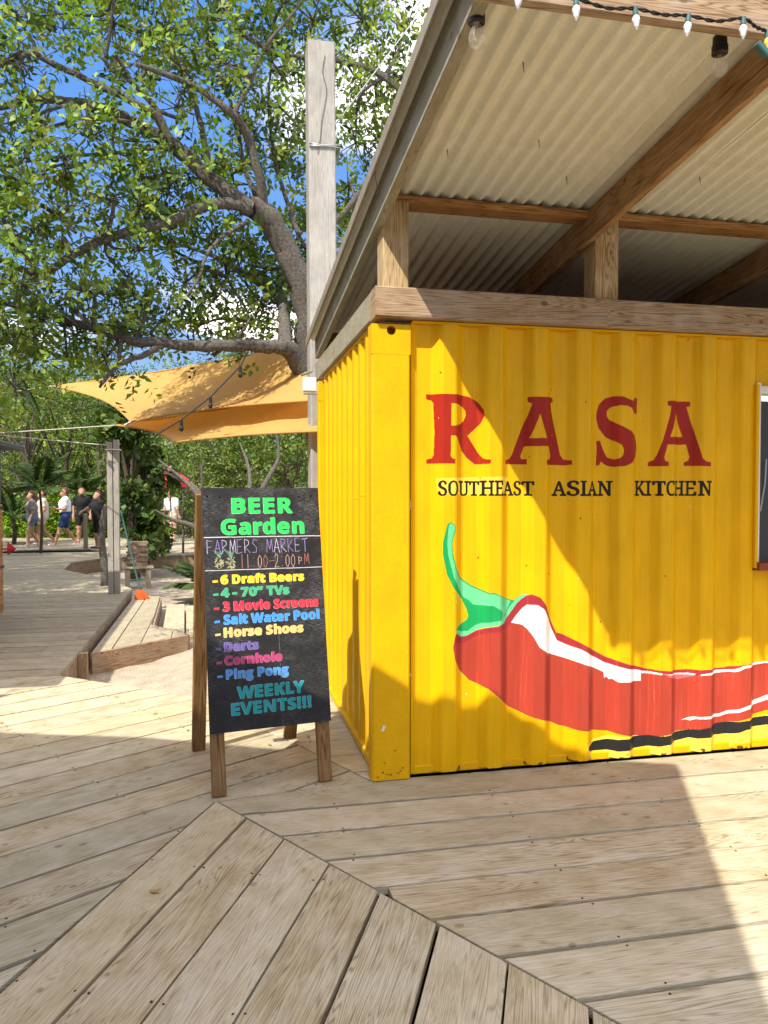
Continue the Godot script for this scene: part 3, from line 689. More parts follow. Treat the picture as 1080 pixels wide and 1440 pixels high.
	var zone_w := PackedVector2Array([Vector2(-2.244, -3.09), Vector2(-2.26, -9.34), Vector2(-2.93, -11.12), Vector2(-4.0, -12.96), Vector2(-4.14, -14.62), Vector2(-3.56, -15.86), Vector2(-1.4, -16.3), Vector2(6, -17.1), Vector2(6, -17.8), Vector2(-12, -17.8), Vector2(-12, -3.09)])
	offs = []
	for i in 53: offs.append(-17.8 + i * 0.283)
	lay_planks(walk, zone_w, 0.0, offs, 0.026, walk_mats, 0.0, 0.038, 5.2)
	for e in [[0, 1, -0.03], [1, 2, 0.0], [2, 3, 0.0], [3, 4, 0.0], [4, 5, 0.0], [5, 6, 0.0], [6, 7, 0.0]]:
		var a := zone_w[e[0]]
		var b := zone_w[e[1]]
		if e[0] == 0:
			a = Vector2(-2.246, -3.2)
		var n := Vector2(b.y - a.y, a.x - b.x).normalized() * 0.018
		bar("fascia_board", walk, M.hut_board if M.has("hut_board") else M.beam_weathered, Vector3(a.x + n.x, -0.21, a.y + n.y), Vector3(b.x + n.x, -0.21, b.y + n.y), 0.03, 0.33, 0.003)
	bar("edge_post", walk, M.beam_weathered, Vector3(-2.205, -0.40, -4.12), Vector3(-2.205, -0.015, -4.12), 0.09, 0.09)
	# promenade where people stroll
	st = begin()
	add_plank(st, PackedVector2Array([Vector2(-14, -19.0), Vector2(-4.4, -19.0), Vector2(-3.9, -17.9), Vector2(8, -17.9), Vector2(8, -25.6), Vector2(-14, -25.6)]), -0.420, 0.03, 0.003, Vector2.RIGHT, Vector2.ZERO)
	var prom := structure("promenade", st.commit(), M.under_deck)
	offs = []
	for i in 28: offs.append(-25.6 + i * 0.285)
	lay_planks(prom, PackedVector2Array([Vector2(-14, -18.95), Vector2(-4.4, -18.95), Vector2(-3.85, -17.84), Vector2(8, -17.84), Vector2(8, -25.6), Vector2(-14, -25.6)]), 0.0, offs, 0.01, walk_mats)

	# boxed timber steps down into the sand
	var steps := thing("timber_steps", "low pale timber step platform going down from the walkway to the sand", "steps", Vector3.ZERO)
	var tread := [[-2.20, -1.98], [-1.975, -1.74]]
	var y := -0.10
	lay_planks(steps, PackedVector2Array([Vector2(-2.19, -4.56), Vector2(-1.22, -5.44), Vector2(-1.70, -6.22), Vector2(-1.79, -9.05), Vector2(-2.20, -9.2)]), PI / 2, [1.10, 1.40, 1.72, 2.0, 2.24], 0.012, [M.walk_board_0, M.walk_board_2], y, 0.05)
	bar("riser", steps, M.beam_weathered, Vector3(-2.19, -0.235, -4.54), Vector3(-1.22, -0.235, -5.42), 0.04, 0.26)
	bar("riser", steps, M.beam_weathered, Vector3(-1.20, -0.215, -5.43), Vector3(-1.68, -0.215, -6.22), 0.04, 0.22)
	bar("riser", steps, M.beam_weathered, Vector3(-1.685, -0.235, -6.24), Vector3(-1.775, -0.235, -9.05), 0.03, 0.22)
	bar("riser", steps, M.beam_weathered, Vector3(-1.81, -0.235, -9.08), Vector3(-2.21, -0.235, -9.24), 0.03, 0.22)
	bar("lower_tread", steps, M.deck_board_1, Vector3(-1.42, -0.245, -6.1), Vector3(-1.53, -0.245, -8.9), 0.28, 0.045)
	bar("lower_tread", steps, M.deck_board_4, Vector3(-1.11, -0.26, -6.0), Vector3(-1.22, -0.26, -8.8), 0.28, 0.045)

# ------------------------------------------------------------------ container
const PITCH := 0.2785
const RIDGE0 := 0.694     # left end of one outer flat of the front wall

func mural_texture(x0: float, x1: float, y0: float, y1: float) -> ImageTexture:
	var w := 1250
	var h := int(w * (y1 - y0) / (x1 - x0))
	var yel := [byte(to_srgb(0.74)), byte(to_srgb(0.412)), byte(to_srgb(0.003))]
	var buf := PackedByteArray()
	buf.resize(w * h * 3)
	for i in w * h:
		buf[i * 3] = yel[0]; buf[i * 3 + 1] = yel[1]; buf[i * 3 + 2] = yel[2]
	for e in MURAL:
		var pts := PackedVector2Array()
		var raw: Array = e[1]
		for k in range(0, raw.size(), 2):
			pts.append(Vector2((raw[k] - x0) / (x1 - x0) * w, (y1 - raw[k + 1]) / (y1 - y0) * h))
		var c: Array = yel
		if e[0] != null: c = [byte(to_srgb(e[0][0])), byte(to_srgb(e[0][1])), byte(to_srgb(e[0][2]))]
		fill_poly(buf, w, h, pts, c)
	# hand-lettered line under the name
	var black := [byte(to_srgb(0.018)), byte(to_srgb(0.016)), byte(to_srgb(0.014))]
	for e in WORDS:
		var arr := text_mesh(e[0], bold("Droid Serif", 400, 0.25), 48).surface_get_arrays(0)
		var v: PackedVector3Array = arr[Mesh.ARRAY_VERTEX]
		var idx: PackedInt32Array = arr[Mesh.ARRAY_INDEX]
		var lo := Vector2(1e9, 1e9)
		var hi := -lo
		for p in v:
			lo = lo.min(Vector2(p.x, p.y)); hi = hi.max(Vector2(p.x, p.y))
		for t in range(0, idx.size(), 3):
			var pts := PackedVector2Array()
			for q in 3:
				var p := v[idx[t + q]]
				var wx: float = lerpf(e[1], e[3], (p.x - lo.x) / (hi.x - lo.x))
				var wy: float = lerpf(e[2], e[4], (p.y - lo.y) / (hi.y - lo.y))
				pts.append(Vector2((wx - x0) / (x1 - x0) * w, (y1 - wy) / (y1 - y0) * h))
			for o2 in [Vector2(-1.1, 0), Vector2(1.1, 0), Vector2(0, 0.9), Vector2(0, -0.9)]:
				var moved := PackedVector2Array()
				for q2 in pts: moved.append(q2 + o2)
				fill_poly(buf, w, h, moved, black)
	# thin vertical runs and dry-brush lines in the red, pinkish patches below the calyx
	var rr := RandomNumberGenerator.new()
	rr.seed = 12
	var red_is := func(o: int) -> bool: return buf[o] > 120 and buf[o + 1] < 90 and buf[o + 2] < 90
	for i in 150:
		var xx := rr.randi_range(int(0.17 * w), w - 2)
		var ya := rr.randi_range(int(0.60 * h), int(0.93 * h))
		var yb := mini(h - 1, ya + rr.randi_range(20, 160))
		var f := rr.randf_range(0.10, 0.34)
		for yy in range(ya, yb):
			if rr.randf() < 0.12: xx = clampi(xx + rr.randi_range(-1, 1), 0, w - 2)
			var o := (yy * w + xx) * 3
			if red_is.call(o):
				buf[o] = int(lerpf(buf[o], 236, f)); buf[o + 1] = int(lerpf(buf[o + 1], 160, f)); buf[o + 2] = int(lerpf(buf[o + 2], 140, f))
	for i in 90:
		var xx := rr.randi_range(int(0.13 * w), int(0.24 * w))
		if rr.randf() < 0.5: xx = rr.randi_range(int(0.10 * w), w - 3)
		var ya := rr.randi_range(int(0.14 * h), int(0.40 * h))
		for yy in range(ya, mini(h, ya + rr.randi_range(10, 70))):
			var o := (yy * w + xx) * 3
			if red_is.call(o):
				buf[o] = int(lerpf(buf[o], 225, 0.22)); buf[o + 1] = int(lerpf(buf[o + 1], 130, 0.22)); buf[o + 2] = int(lerpf(buf[o + 2], 100, 0.22))
	# wear: brush streaks, small chips, rust along the bottom edge
	var streak := noise(81, 1.0, 3)
	var blot := noise(83, 1.0, 4)
	var rust := noise(85, 1.0, 3)
	for yy in h:
		var wy := y1 - (y1 - y0) * yy / h
		for xx in w:
			var wx := x0 + (x1 - x0) * xx / w
			var s := streak.get_noise_2d(wx * 70.0, wy * 1.4) * 0.035 + blot.get_noise_2d(wx * 5.0, wy * 2.0) * 0.05
			var o := (yy * w + xx) * 3
			var k := 1.0 + s
			if wy < 0.16:
				var q := rust.get_noise_2d(wx * 9.0, wy * 16.0) + 0.20 - wy * 8.0
				if q > 0.25:
					var f := clampf((q - 0.25) * 7.0, 0.0, 0.9)
					buf[o] = int(lerpf(buf[o], 92, f)); buf[o + 1] = int(lerpf(buf[o + 1], 50, f)); buf[o + 2] = int(lerpf(buf[o + 2], 26, f))
			buf[o] = clampi(int(buf[o] * k), 0, 255); buf[o + 1] = clampi(int(buf[o + 1] * k), 0, 255); buf[o + 2] = clampi(int(buf[o + 2] * k), 0, 255)
	var r := RandomNumberGenerator.new()
	r.seed = 6
	for i in 70:
		var p := Vector2(r.randf() * w, r.randf() * h)
		var l := r.randf_range(1.0, 4.0)
		fill_poly(buf, w, h, PackedVector2Array([p, p + Vector2(l, -l * 0.6), p + Vector2(l * 1.3, l), p + Vector2(l * 0.2, l * 1.2)]), [120, 84, 30] if r.randf() < 0.6 else [205, 190, 150])
	return ImageTexture.create_from_image(Image.create_from_data(w, h, false, Image.FORMAT_RGB8, buf))

# trapezoid profile: depth below the outer flats at s (in metres from an outer flat's start)
func corrugation(s: float, pitch: float, flat: float, slope: float, depth: float) -> float:
	s = fposmod(s, pitch)
	if s < flat: return 0.0
	if s < flat + slope: return (s - flat) / slope * depth
	if s < pitch - slope: return depth
	return (pitch - s) / slope * depth

func corrugated(from: float, to: float, start: float, pitch: float, flat: float, slope: float, depth: float, y0: float, y1: float, place: Callable, out: Vector3, uvf: Callable) -> ArrayMesh:
	var xs := [from]
	var k := floorf((from - start) / pitch)
	while start + k * pitch < to:
		for q in [0.0, flat, flat + slope, pitch - slope]:
			for dq in [-0.006, 0.006]:      # bends of the pressing are rounded
				var x: float = start + k * pitch + q + dq
				if x > from + 0.004 and x < to - 0.004: xs.append(x)
		k += 1
	xs.append(to)
	xs.sort()
	var st := begin()
	for i in xs.size() - 1:
		var a: float = xs[i]
		var b: float = xs[i + 1]
		var da := corrugation(a - start, pitch, flat, slope, depth)
		var db := corrugation(b - start, pitch, flat, slope, depth)
		quad(st, place.call(a, y0, da), place.call(b, y0, db), place.call(b, y1, db), place.call(a, y1, da), out, uvf.call(a, y0), uvf.call(b, y0), uvf.call(b, y1), uvf.call(a, y1))
	return st.commit()

func container() -> void:
	var c := thing("shipping_container", "yellow corrugated shipping container kitchen with a red chili and RASA painted on it", "container", Vector3.ZERO)
	var y0 := 0.02
	var y1 := 2.600
	var mural := mk("mural_paint", Color.WHITE, 0.40, mural_texture(0.2, 2.75, 0.0, 2.65))
	mural.metallic_specular = 0.28
	var front := func(x: float, y: float, d: float) -> Vector3: return Vector3(x, y, -0.012 - d)
	var fuv := func(x: float, y: float) -> Vector2: return Vector2((x - 0.2) / 2.55, (2.65 - y) / 2.65)
	var w0 := 2.448      # serving window
	var w1 := 4.1
	var win_lo := 1.165
	var win_hi := 2.312
	var o := part("front_wall", corrugated(0.232, w0, RIDGE0, PITCH, 0.080, 0.052, 0.048, y0, y1, front, Vector3.BACK, fuv), mural, c)
	o.set_meta("label", "corrugated wall painted with red RASA lettering and a long red chili")
	part("front_wall_under_window", corrugated(w0, w1, RIDGE0, PITCH, 0.080, 0.052, 0.048, y0, win_lo - 0.02, front, Vector3.BACK, fuv), mural, c)
	part("front_wall_over_window", corrugated(w0, w1, RIDGE0, PITCH, 0.080, 0.052, 0.048, win_hi, y1, front, Vector3.BACK, fuv), M.yellow, c)
	part("front_wall_far_end", corrugated(w1, 5.83, RIDGE0, PITCH, 0.080, 0.052, 0.048, y0, y1, front, Vector3.BACK, fuv), M.yellow, c)
	var side := func(z: float, y: float, d: float) -> Vector3: return Vector3(0.034 + d, y, -z)
	part("side_wall", corrugated(0.105, 2.35, 0.10, 0.2300, 0.060, 0.055, 0.046, y0, y1, side, Vector3.LEFT, fuv), M.yellow, c)
	var st := begin()
	quad(st, Vector3(0.1, 0.02, -2.43), Vector3(6.0, 0.02, -2.43), Vector3(6.0, 2.5, -2.43), Vector3(0.1, 2.6, -2.43), Vector3.FORWARD)
	part("back_wall", st.commit(), M.yellow, c)
	st = begin()
	quad(st, Vector3(6.045, 0.02, -0.01), Vector3(6.045, 0.02, -2.43), Vector3(6.045, 2.5, -2.43), Vector3(6.045, 2.5, -0.01), Vector3.RIGHT)
	part("end_wall", st.commit(), M.yellow, c)
	st = begin()
	add_bar(st, Transform3D(Basis(), Vector3(3.03, 2.58, -1.23)), 5.6, 2.16, 0.03)
	part("roof_panel", st.commit(), M.rust, c)
	st = begin()
	add_bar(st, Transform3D(Basis(), Vector3(3.03, 0.012, -1.23)), 5.6, 2.16, 0.016)
	part("floor_panel", st.commit(), M.lumber, c)
	# corner posts with their step, castings, rails
	for x in [0.0, 6.06]:
		for z in [0.0, -2.44]:
			var sx := 1.0 if x == 0.0 else -1.0
			var sz := -1.0 if z == 0.0 else 1.0
			st = begin()
			add_bar(st, Transform3D(Basis(Vector3.UP, Vector3.LEFT, Vector3.BACK), Vector3(x + sx * 0.112, 1.2085, z + sz * 0.055)), 2.409, 0.110, 0.224, 0.012)
			part("corner_post", st.commit(), M.yellow, c)
			for yy in [2.4985]:
				var bh := 0.112 if yy < 1 else 0.168
				var cc := CSGBox3D.new()
				cc.name = "corner_casting"
				cc.size = Vector3(0.2235, bh, 0.110)
				cc.material = M.yellow
				c.add_child(cc, true)
				cc.position = Vector3(x + sx * 0.112, yy, z + sz * 0.0565)
				var inner := CSGBox3D.new()
				inner.size = Vector3(0.19, bh - 0.03, 0.08)
				inner.operation = CSGShape3D.OPERATION_SUBTRACTION
				inner.material = M.yellow
				cc.add_child(inner)
				var hole := CSGCylinder3D.new()
				hole.radius = 0.026
				hole.height = 0.2
				hole.sides = 20
				hole.operation = CSGShape3D.OPERATION_SUBTRACTION
				hole.material = M.yellow
				cc.add_child(hole)
				hole.rotation.x = PI / 2
				hole.position = Vector3(0, 0.050, -sz * 0.06)
	for z in [-0.040, -2.40]:
		bar("top_rail", c, M.yellow, Vector3(0.236, 2.6065, z), Vector3(5.82, 2.6065, z), 0.064, 0.011, 0.003)
	bar("bottom_rail", c, M.yellow, Vector3(0.236, 0.030, -0.075), Vector3(5.82, 0.030, -0.075), 0.05, 0.05, 0.006)
	bar("end_rail", c, M.yellow, Vector3(0.062, 2.6065, -0.168), Vector3(0.062, 2.6065, -2.27), 0.06, 0.011, 0.003)
	bar("end_rail", c, M.yellow, Vector3(0.060, 0.035, -0.17), Vector3(0.060, 0.035, -2.27), 0.07, 0.06, 0.008)
	# serving window: steel trim, white frame, pane, red-brown sill
	var win := part("window_trim", bar_mesh(win_hi - win_lo, 0.10, 0.022, 0.004), M.yellow, c, along(Vector3(w0 + 0.004, win_lo, -0.035), Vector3(w0 + 0.004, win_hi, -0.035), Vector3.LEFT))
	part("window_frame", bar_mesh(win_hi - win_lo, 0.05, 0.030, 0.003), M.white_paint, win, win.transform.affine_inverse() * along(Vector3(w0 + 0.033, win_lo + 0.03, -0.040), Vector3(w0 + 0.033, win_hi - 0.002, -0.040), Vector3.LEFT))
	part("window_frame", bar_mesh(w1 - w0, 0.05, 0.05, 0.003), M.white_paint, win, win.transform.affine_inverse() * along(Vector3(w0 + 0.05, win_hi - 0.03, -0.041), Vector3(w1, win_hi - 0.03, -0.041)))
	part("window_frame", bar_mesh(win_hi - win_lo, 0.05, 0.030, 0.003), M.white_paint, win, win.transform.affine_inverse() * along(Vector3(w1 - 0.03, win_lo + 0.03, -0.040), Vector3(w1 - 0.03, win_hi - 0.05, -0.040), Vector3.LEFT))
	part("window_sill", bar_mesh(w1 - w0, 0.12, 0.050, 0.004), M.red_brown, win, win.transform.affine_inverse() * along(Vector3(w0 + 0.016, win_lo + 0.010, -0.02), Vector3(w1, win_lo + 0.010, -0.02)))
	st = begin()
	quad(st, Vector3(w0 + 0.04, win_lo + 0.03, -0.06), Vector3(w1 - 0.03, win_lo + 0.03, -0.06), Vector3(w1 - 0.03, win_hi - 0.03, -0.06), Vector3(w0 + 0.04, win_hi - 0.03, -0.06), Vector3.BACK)
	part("window_pane", st.commit(), M.pane, win, win.transform.affine_inverse())
	st = begin()
	add_tube(st, [Vector3(w0 + 0.10, 1.85, -0.03), Vector3(w0 + 0.085, 1.70, -0.02), Vector3(w0 + 0.05, 1.52, -0.015)], [0.006, 0.006, 0.006])
	part("window_stay", st.commit(), M.galvanised, win, win.transform.affine_inverse())
	# inside of the kitchen: back splash and counter just visible through the pane
	bar("inner_lining", c, M.grey_steel, Vector3(0.3, 1.28, -2.36), Vector3(5.9, 1.28, -2.36), 0.03, 2.45)
	bar("inner_lining", c, M.grey_steel, Vector3(2.36, 1.28, -0.10), Vector3(2.36, 1.28, -2.33), 0.03, 2.45)
	bar("kitchen_counter", c, M.galvanised, Vector3(2.5, 0.9, -0.40), Vector3(5.6, 0.9, -0.40), 0.5, 0.05)
	# small rusty scabs and a paint chip on the corner post
	st = begin()
	add_plank(st, PackedVector2Array([Vector2(0.055, 0.283), Vector2(0.072, 0.288), Vector2(0.078, 0.315), Vector2(0.064, 0.322), Vector2(0.058, 0.305)]), 0.0012, 0.001, 0.0002, Vector2.RIGHT, Vector2.ZERO)
	part("paint_chip", st.commit(), M.white_paint, c, Transform3D(Basis(Vector3.RIGHT, Vector3.BACK, Vector3.UP), Vector3(0.0, 0.0, 0.0)))
	var rc := RandomNumberGenerator.new()
	rc.seed = 44
	for k in 9:
		var cx := rc.randf_range(0.02, 0.20)
		var cy := 0.012 + rc.randf() * rc.randf() * 0.30
		var poly := PackedVector2Array()
		for q in 7: poly.append(Vector2(cx, cy) + Vector2.from_angle(TAU * q / 7) * rc.randf_range(0.003, 0.010) * Vector2(1.0, 0.7))
		st = begin()
		add_plank(st, poly, 0.0009, 0.0008, 0.0002, Vector2.RIGHT, Vector2.ZERO)
		part("paint_chip", st.commit(), M.rust, c, Transform3D(Basis(Vector3.RIGHT, Vector3.BACK, Vector3.UP), Vector3.ZERO))
	for p in [[0.0, 1.62, -0.385], [0.0, 1.60, -0.62]]:
		st = begin()
		add_bar(st, Transform3D(Basis(), Vector3(0.026, p[1], p[2])), 0.05, 0.012, 0.012, 0.002)
		part("door_stud", st.commit(), M.yellow, c)
	# lamp socket bracket and flood light box at the far top corner
	var lamp := thing("flood_light", "small white flood light box on the far top corner of the yellow container", "light", Vector3(-0.06, 2.57, -2.50))
	part("housing", bar_mesh(0.11, 0.10, 0.12, 0.006), M.white_plastic, lamp, Transform3D(Basis(), Vector3(0, 0, 0)))
	part("bracket", bar_mesh(0.16, 0.05, 0.012, 0.002), M.galvanised, lamp, Transform3D(Basis(), Vector3(0.03, -0.08, 0.02)))
	part("hood", bar_mesh(0.10, 0.11, 0.012, 0.002), M.galvanised, lamp, Transform3D(Basis(Vector3.BACK, 0.35), Vector3(-0.02, 0.10, 0)))

# ------------------------------------------------------------------ canopy over the container
const SLOPE := 0.108
func roof_y(z: float) -> float:
	return 3.315 + SLOPE * z

func canopy() -> void:
	var c := thing("timber_canopy", "timber shed canopy with a tan corrugated roof standing on top of the yellow container", "canopy", Vector3.ZERO)
	# plates lying on the container
	bar("plate_beam", c, M.beam_weathered, Vector3(0.012, 2.698, -0.027), Vector3(1.408, 2.698, -0.027), 0.142, 0.166, 0.006)
	bar("plate_beam", c, M.beam_weathered, Vector3(1.410, 2.697, -0.029), Vector3(6.06, 2.697, -0.029), 0.140, 0.164, 0.006)
	var sb := bar("plate_beam", c, M.rafter_grey, Vector3(0.040, 2.697, -0.101), Vector3(0.040, 2.697, -2.62), 0.064, 0.164, 0.006)
	sb.set_meta("label", "grey weathered beam along the short side")
	# posts
	for x in [0.137, 1.425, 2.84, 4.3, 5.9]:
		bar("post", c, M.lumber_pale, Vector3(x, 2.782, -0.075), Vector3(x, 3.268, -0.075), 0.15, 0.15, 0.005, Vector3.BACK)
	# rafters, the outer one grey outside
	var zf := 1.70
	var zb := -2.72
	for x in [0.046, 1.328, 2.74, 4.2, 5.8]:
		var m: Material = M.rafter_grey if x < 0.1 else M.lumber
		bar("rafter", c, m, Vector3(x, roof_y(zf) - 0.095, zf), Vector3(x, roof_y(zb) - 0.095, zb), 0.052 if x < 0.1 else 0.042, 0.184, 0.004)
	# flat purlins between the rafters over the wall, blocking at the back
	var xs := [0.074, 1.305, 1.351, 2.717, 2.763, 4.177, 4.223, 5.777]
	for k in 4:
		bar("purlin", c, M.lumber_warm, Vector3(xs[k * 2], roof_y(-0.07) - 0.024, -0.07), Vector3(xs[k * 2 + 1], roof_y(-0.07) - 0.024, -0.07), 0.14, 0.042, 0.004)
		bar("blocking", c, M.lumber_warm, Vector3(xs[k * 2], roof_y(-2.5) - 0.095, -2.5), Vector3(xs[k * 2 + 1], roof_y(-2.5) - 0.095, -2.5), 0.04, 0.16, 0.004)
	# front board under the high edge
	bar("fascia_board", c, M.beam_weathered, Vector3(-0.012, roof_y(1.725) - 0.098, 1.725), Vector3(6.0, roof_y(1.725) - 0.098, 1.725), 0.042, 0.184, 0.004)
	# corrugated sheets lapped side by side
	var sheet_w := 0.880
	var pitch := 0.088
	var k := 0
	var x0 := -0.046
	while x0 < 6.2:
		var st := begin()
		var n := int(round(sheet_w / pitch * 8)) + 6
		var zs := [-2.82, -1.6, -0.6, 0.4, 1.1, 1.80]
		var lift := 0.004 * (k % 2)
		var yoff := func(x: float, z: float) -> float:
			var e := 0.0
			if x < x0 + pitch * 0.25 and k == 0: e = -0.014 * (x0 + pitch * 0.25 - x) / (pitch * 0.25)
			return roof_y(z) + 0.0175 + lift + 0.0165 * cos(TAU * (x - x0 - pitch * 0.25) / pitch) + e + 0.003 * sin(z * 3.1 + x0 * 5.0)
		for i in n:
			for j in zs.size() - 1:
				var xa := x0 + pitch / 8 * i
				var xb := x0 + pitch / 8 * (i + 1)
				for v in [[xa, zs[j]], [xb, zs[j + 1]], [xa, zs[j + 1]], [xa, zs[j]], [xb, zs[j]], [xb, zs[j + 1]]]:
					st.set_normal(Vector3(0.0165 * TAU / pitch * sin(TAU * (v[0] - x0 - pitch * 0.25) / pitch), 1, -SLOPE).normalized())
					st.add_vertex(Vector3(v[0], yoff.call(v[0], v[1]), v[1]))
		part("roof_sheet", st.commit(), M.sheet, c)
		x0 += sheet_w
		k += 1
	# bent steel edge strip along the outer side, with its rolled lip
	var zs2 := [-2.84, 1.82]
	bar("edge_strip", c, M.flashing, Vector3(-0.049, roof_y(zs2[0]) - 0.012, zs2[0]), Vector3(-0.049, roof_y(zs2[1]) - 0.012, zs2[1]), 0.004, 0.066, 0.001)
	part("edge_strip", tube_mesh([Vector3(-0.046, roof_y(zs2[0]) - 0.047, zs2[0]), Vector3(-0.046, roof_y(-0.6) - 0.0465, -0.6), Vector3(-0.046, roof_y(zs2[1]) - 0.047, zs2[1])], [0.008, 0.008, 0.008], 8), M.flashing, c)
	# boarded back under the low eave keeps the loft dark
	for k2 in 4:
		bar("back_board", c, M.lumber, Vector3(0.1, 2.66 + k2 * 0.098, -2.56), Vector3(6.05, 2.66 + k2 * 0.098, -2.56), 0.02, 0.094, 0.002)
	for k2 in 6:
		bar("end_board", c, M.lumber, Vector3(5.95, 2.83 + k2 * 0.098, -0.2), Vector3(5.95, 2.83 + k2 * 0.098, -2.5), 0.02, 0.094, 0.002)
	# nail points coming through the sheets
	for p in [[0.72, 0.62], [0.42, 1.15], [1.02, 0.3], [1.75, 0.42], [2.1, 0.9], [1.62, 1.2], [0.30, 0.45], [2.35, 0.30]]:
		part("nail", tube_mesh([Vector3(p[0], roof_y(p[1]) + 0.01, p[1]), Vector3(p[0] + 0.004, roof_y(p[1]) - 0.035, p[1] + 0.003)], [0.003, 0.001], 5), M.rust, c)
	# loose tie wire hanging by the outer rafter
	part("tie_wire", tube_mesh([Vector3(0.0, 3.42, 0.16), Vector3(-0.012, 3.34, 0.15), Vector3(0.010, 3.25, 0.13), Vector3(0.03, 3.22, 0.10)], [0.0025, 0.0025, 0.0025, 0.0025], 5), M.galvanised, c)

# ------------------------------------------------------------------ roofs just outside the picture that shade the deck
func neighbours() -> void:
	var h := 3.6
	var off := Vector2(-SUN_DIR.x / -SUN_DIR.y, -SUN_DIR.z / -SUN_DIR.y) * h
	var g := thing("timber_shelter", "open timber shelter behind the viewer whose roof shades the near deck", "shelter", Vector3(-3.6, 0, 3.6))
	var base := Vector3(-3.6, 0, 3.6)
	var outline := PackedVector2Array()
	for p in [Vector2(-7.0, -2.95), Vector2(-4.5, -2.1), Vector2(-2.286, -1.336), Vector2(-1.34, -1.027), Vector2(-0.03, -0.37), Vector2(0.20, -0.36), Vector2(0.334, -0.40), Vector2(0.473, -0.30), Vector2(0.70, -0.255), Vector2(0.961, -0.265), Vector2(1.12, -0.12), Vector2(1.297, 0.0), Vector2(1.55, 0.06), Vector2(1.811, 0.158), Vector2(0.834, 2.181), Vector2(-0.9, 5.76), Vector2(-9.7, 1.95)]:
		outline.append(p + off)
	var st := begin()
	add_plank(st, outline, h + 0.10, 0.14, 0.01, Vector2.RIGHT, Vector2.ZERO)
	part("roof", st.commit(), M.lumber_pale, g, Transform3D(Basis(), -base))
	for p in [Vector3(-8.6, 0, 0.1), Vector3(-11.0, 0, 4.2), Vector3(-6.6, 0, 6.2), Vector3(-3.3, 0, 7.7), Vector3(-5.6, 0, 1.3)]:
		bar("post", g, M.lumber, p - base, p - base + Vector3(0, h - 0.05, 0), 0.14, 0.14, 0.006)
	# counter hut at the left edge of the picture
	var b := Vector3(-3.70, 0, -7.10)
	var hut := thing("counter_hut", "wooden counter hut with dark shutter and low eave at the left edge", "hut", b)
	for i in 6:
		bar("board", hut, M.hut_wood, Vector3(-0.016, 0.125 + i * 0.245, 0.0), Vector3(-0.016, 0.125 + i * 0.245, 5.6), 0.03, 0.238, 0.006)
		bar("board", hut, M.hut_wood, Vector3(-2.4, 0.125 + i * 0.245, -0.016), Vector3(-0.035, 0.125 + i * 0.245, -0.016), 0.03, 0.238, 0.006)
	for y in [0.62, 1.42]:
		bar("strap", hut, M.black_steel, Vector3(0.003, y, -0.03), Vector3(0.003, y, 5.6), 0.012, 0.03, 0.002)
	bar("shutter", hut, M.grey_panel, Vector3(-0.03, 1.84, 0.02), Vector3(-0.03, 1.84, 5.6), 0.04, 0.72, 0.004)
	bar("shutter", hut, M.grey_panel, Vector3(-2.4, 1.84, 0.0), Vector3(-0.055, 1.84, 0.0), 0.04, 0.72, 0.004)
	bar("roof", hut, M.grey_panel, Vector3(-1.15, 2.24, -0.30), Vector3(-1.15, 2.24, 5.9), 2.75, 0.07, 0.01)
	var red := thing("red_scoop", "small pointed red plastic scoop sticking out beside the wooden hut", "scoop", Vector3(-3.62, 0.86, -7.08))
	st = begin()
	for s in [[Vector3(-0.02, 0.10, 0), Vector3(0.10, 0.0, 0.01), Vector3(-0.02, -0.09, 0.0)], [Vector3(-0.02, 0.10, 0), Vector3(0.10, 0.0, 0.01), Vector3(-0.01, 0.01, 0.06)], [Vector3(-0.02, -0.09, 0), Vector3(0.10, 0.0, 0.01), Vector3(-0.01, 0.01, 0.06)], [Vector3(-0.02, 0.10, 0), Vector3(-0.02, -0.09, 0), Vector3(-0.01, 0.01, 0.06)]]:
		tri(st, s[0], s[1], s[2], (s[0] + s[1] + s[2]) / 3.0 - Vector3(0.01, 0.005, 0.015))
	part("blade", st.commit(), M.red_cloth, red)
	part("handle", tube_mesh([Vector3(0.0, 0.0, 0.02), Vector3(-0.10, 0.0, 0.02)], [0.012, 0.012], 8), M.red_cloth, red)

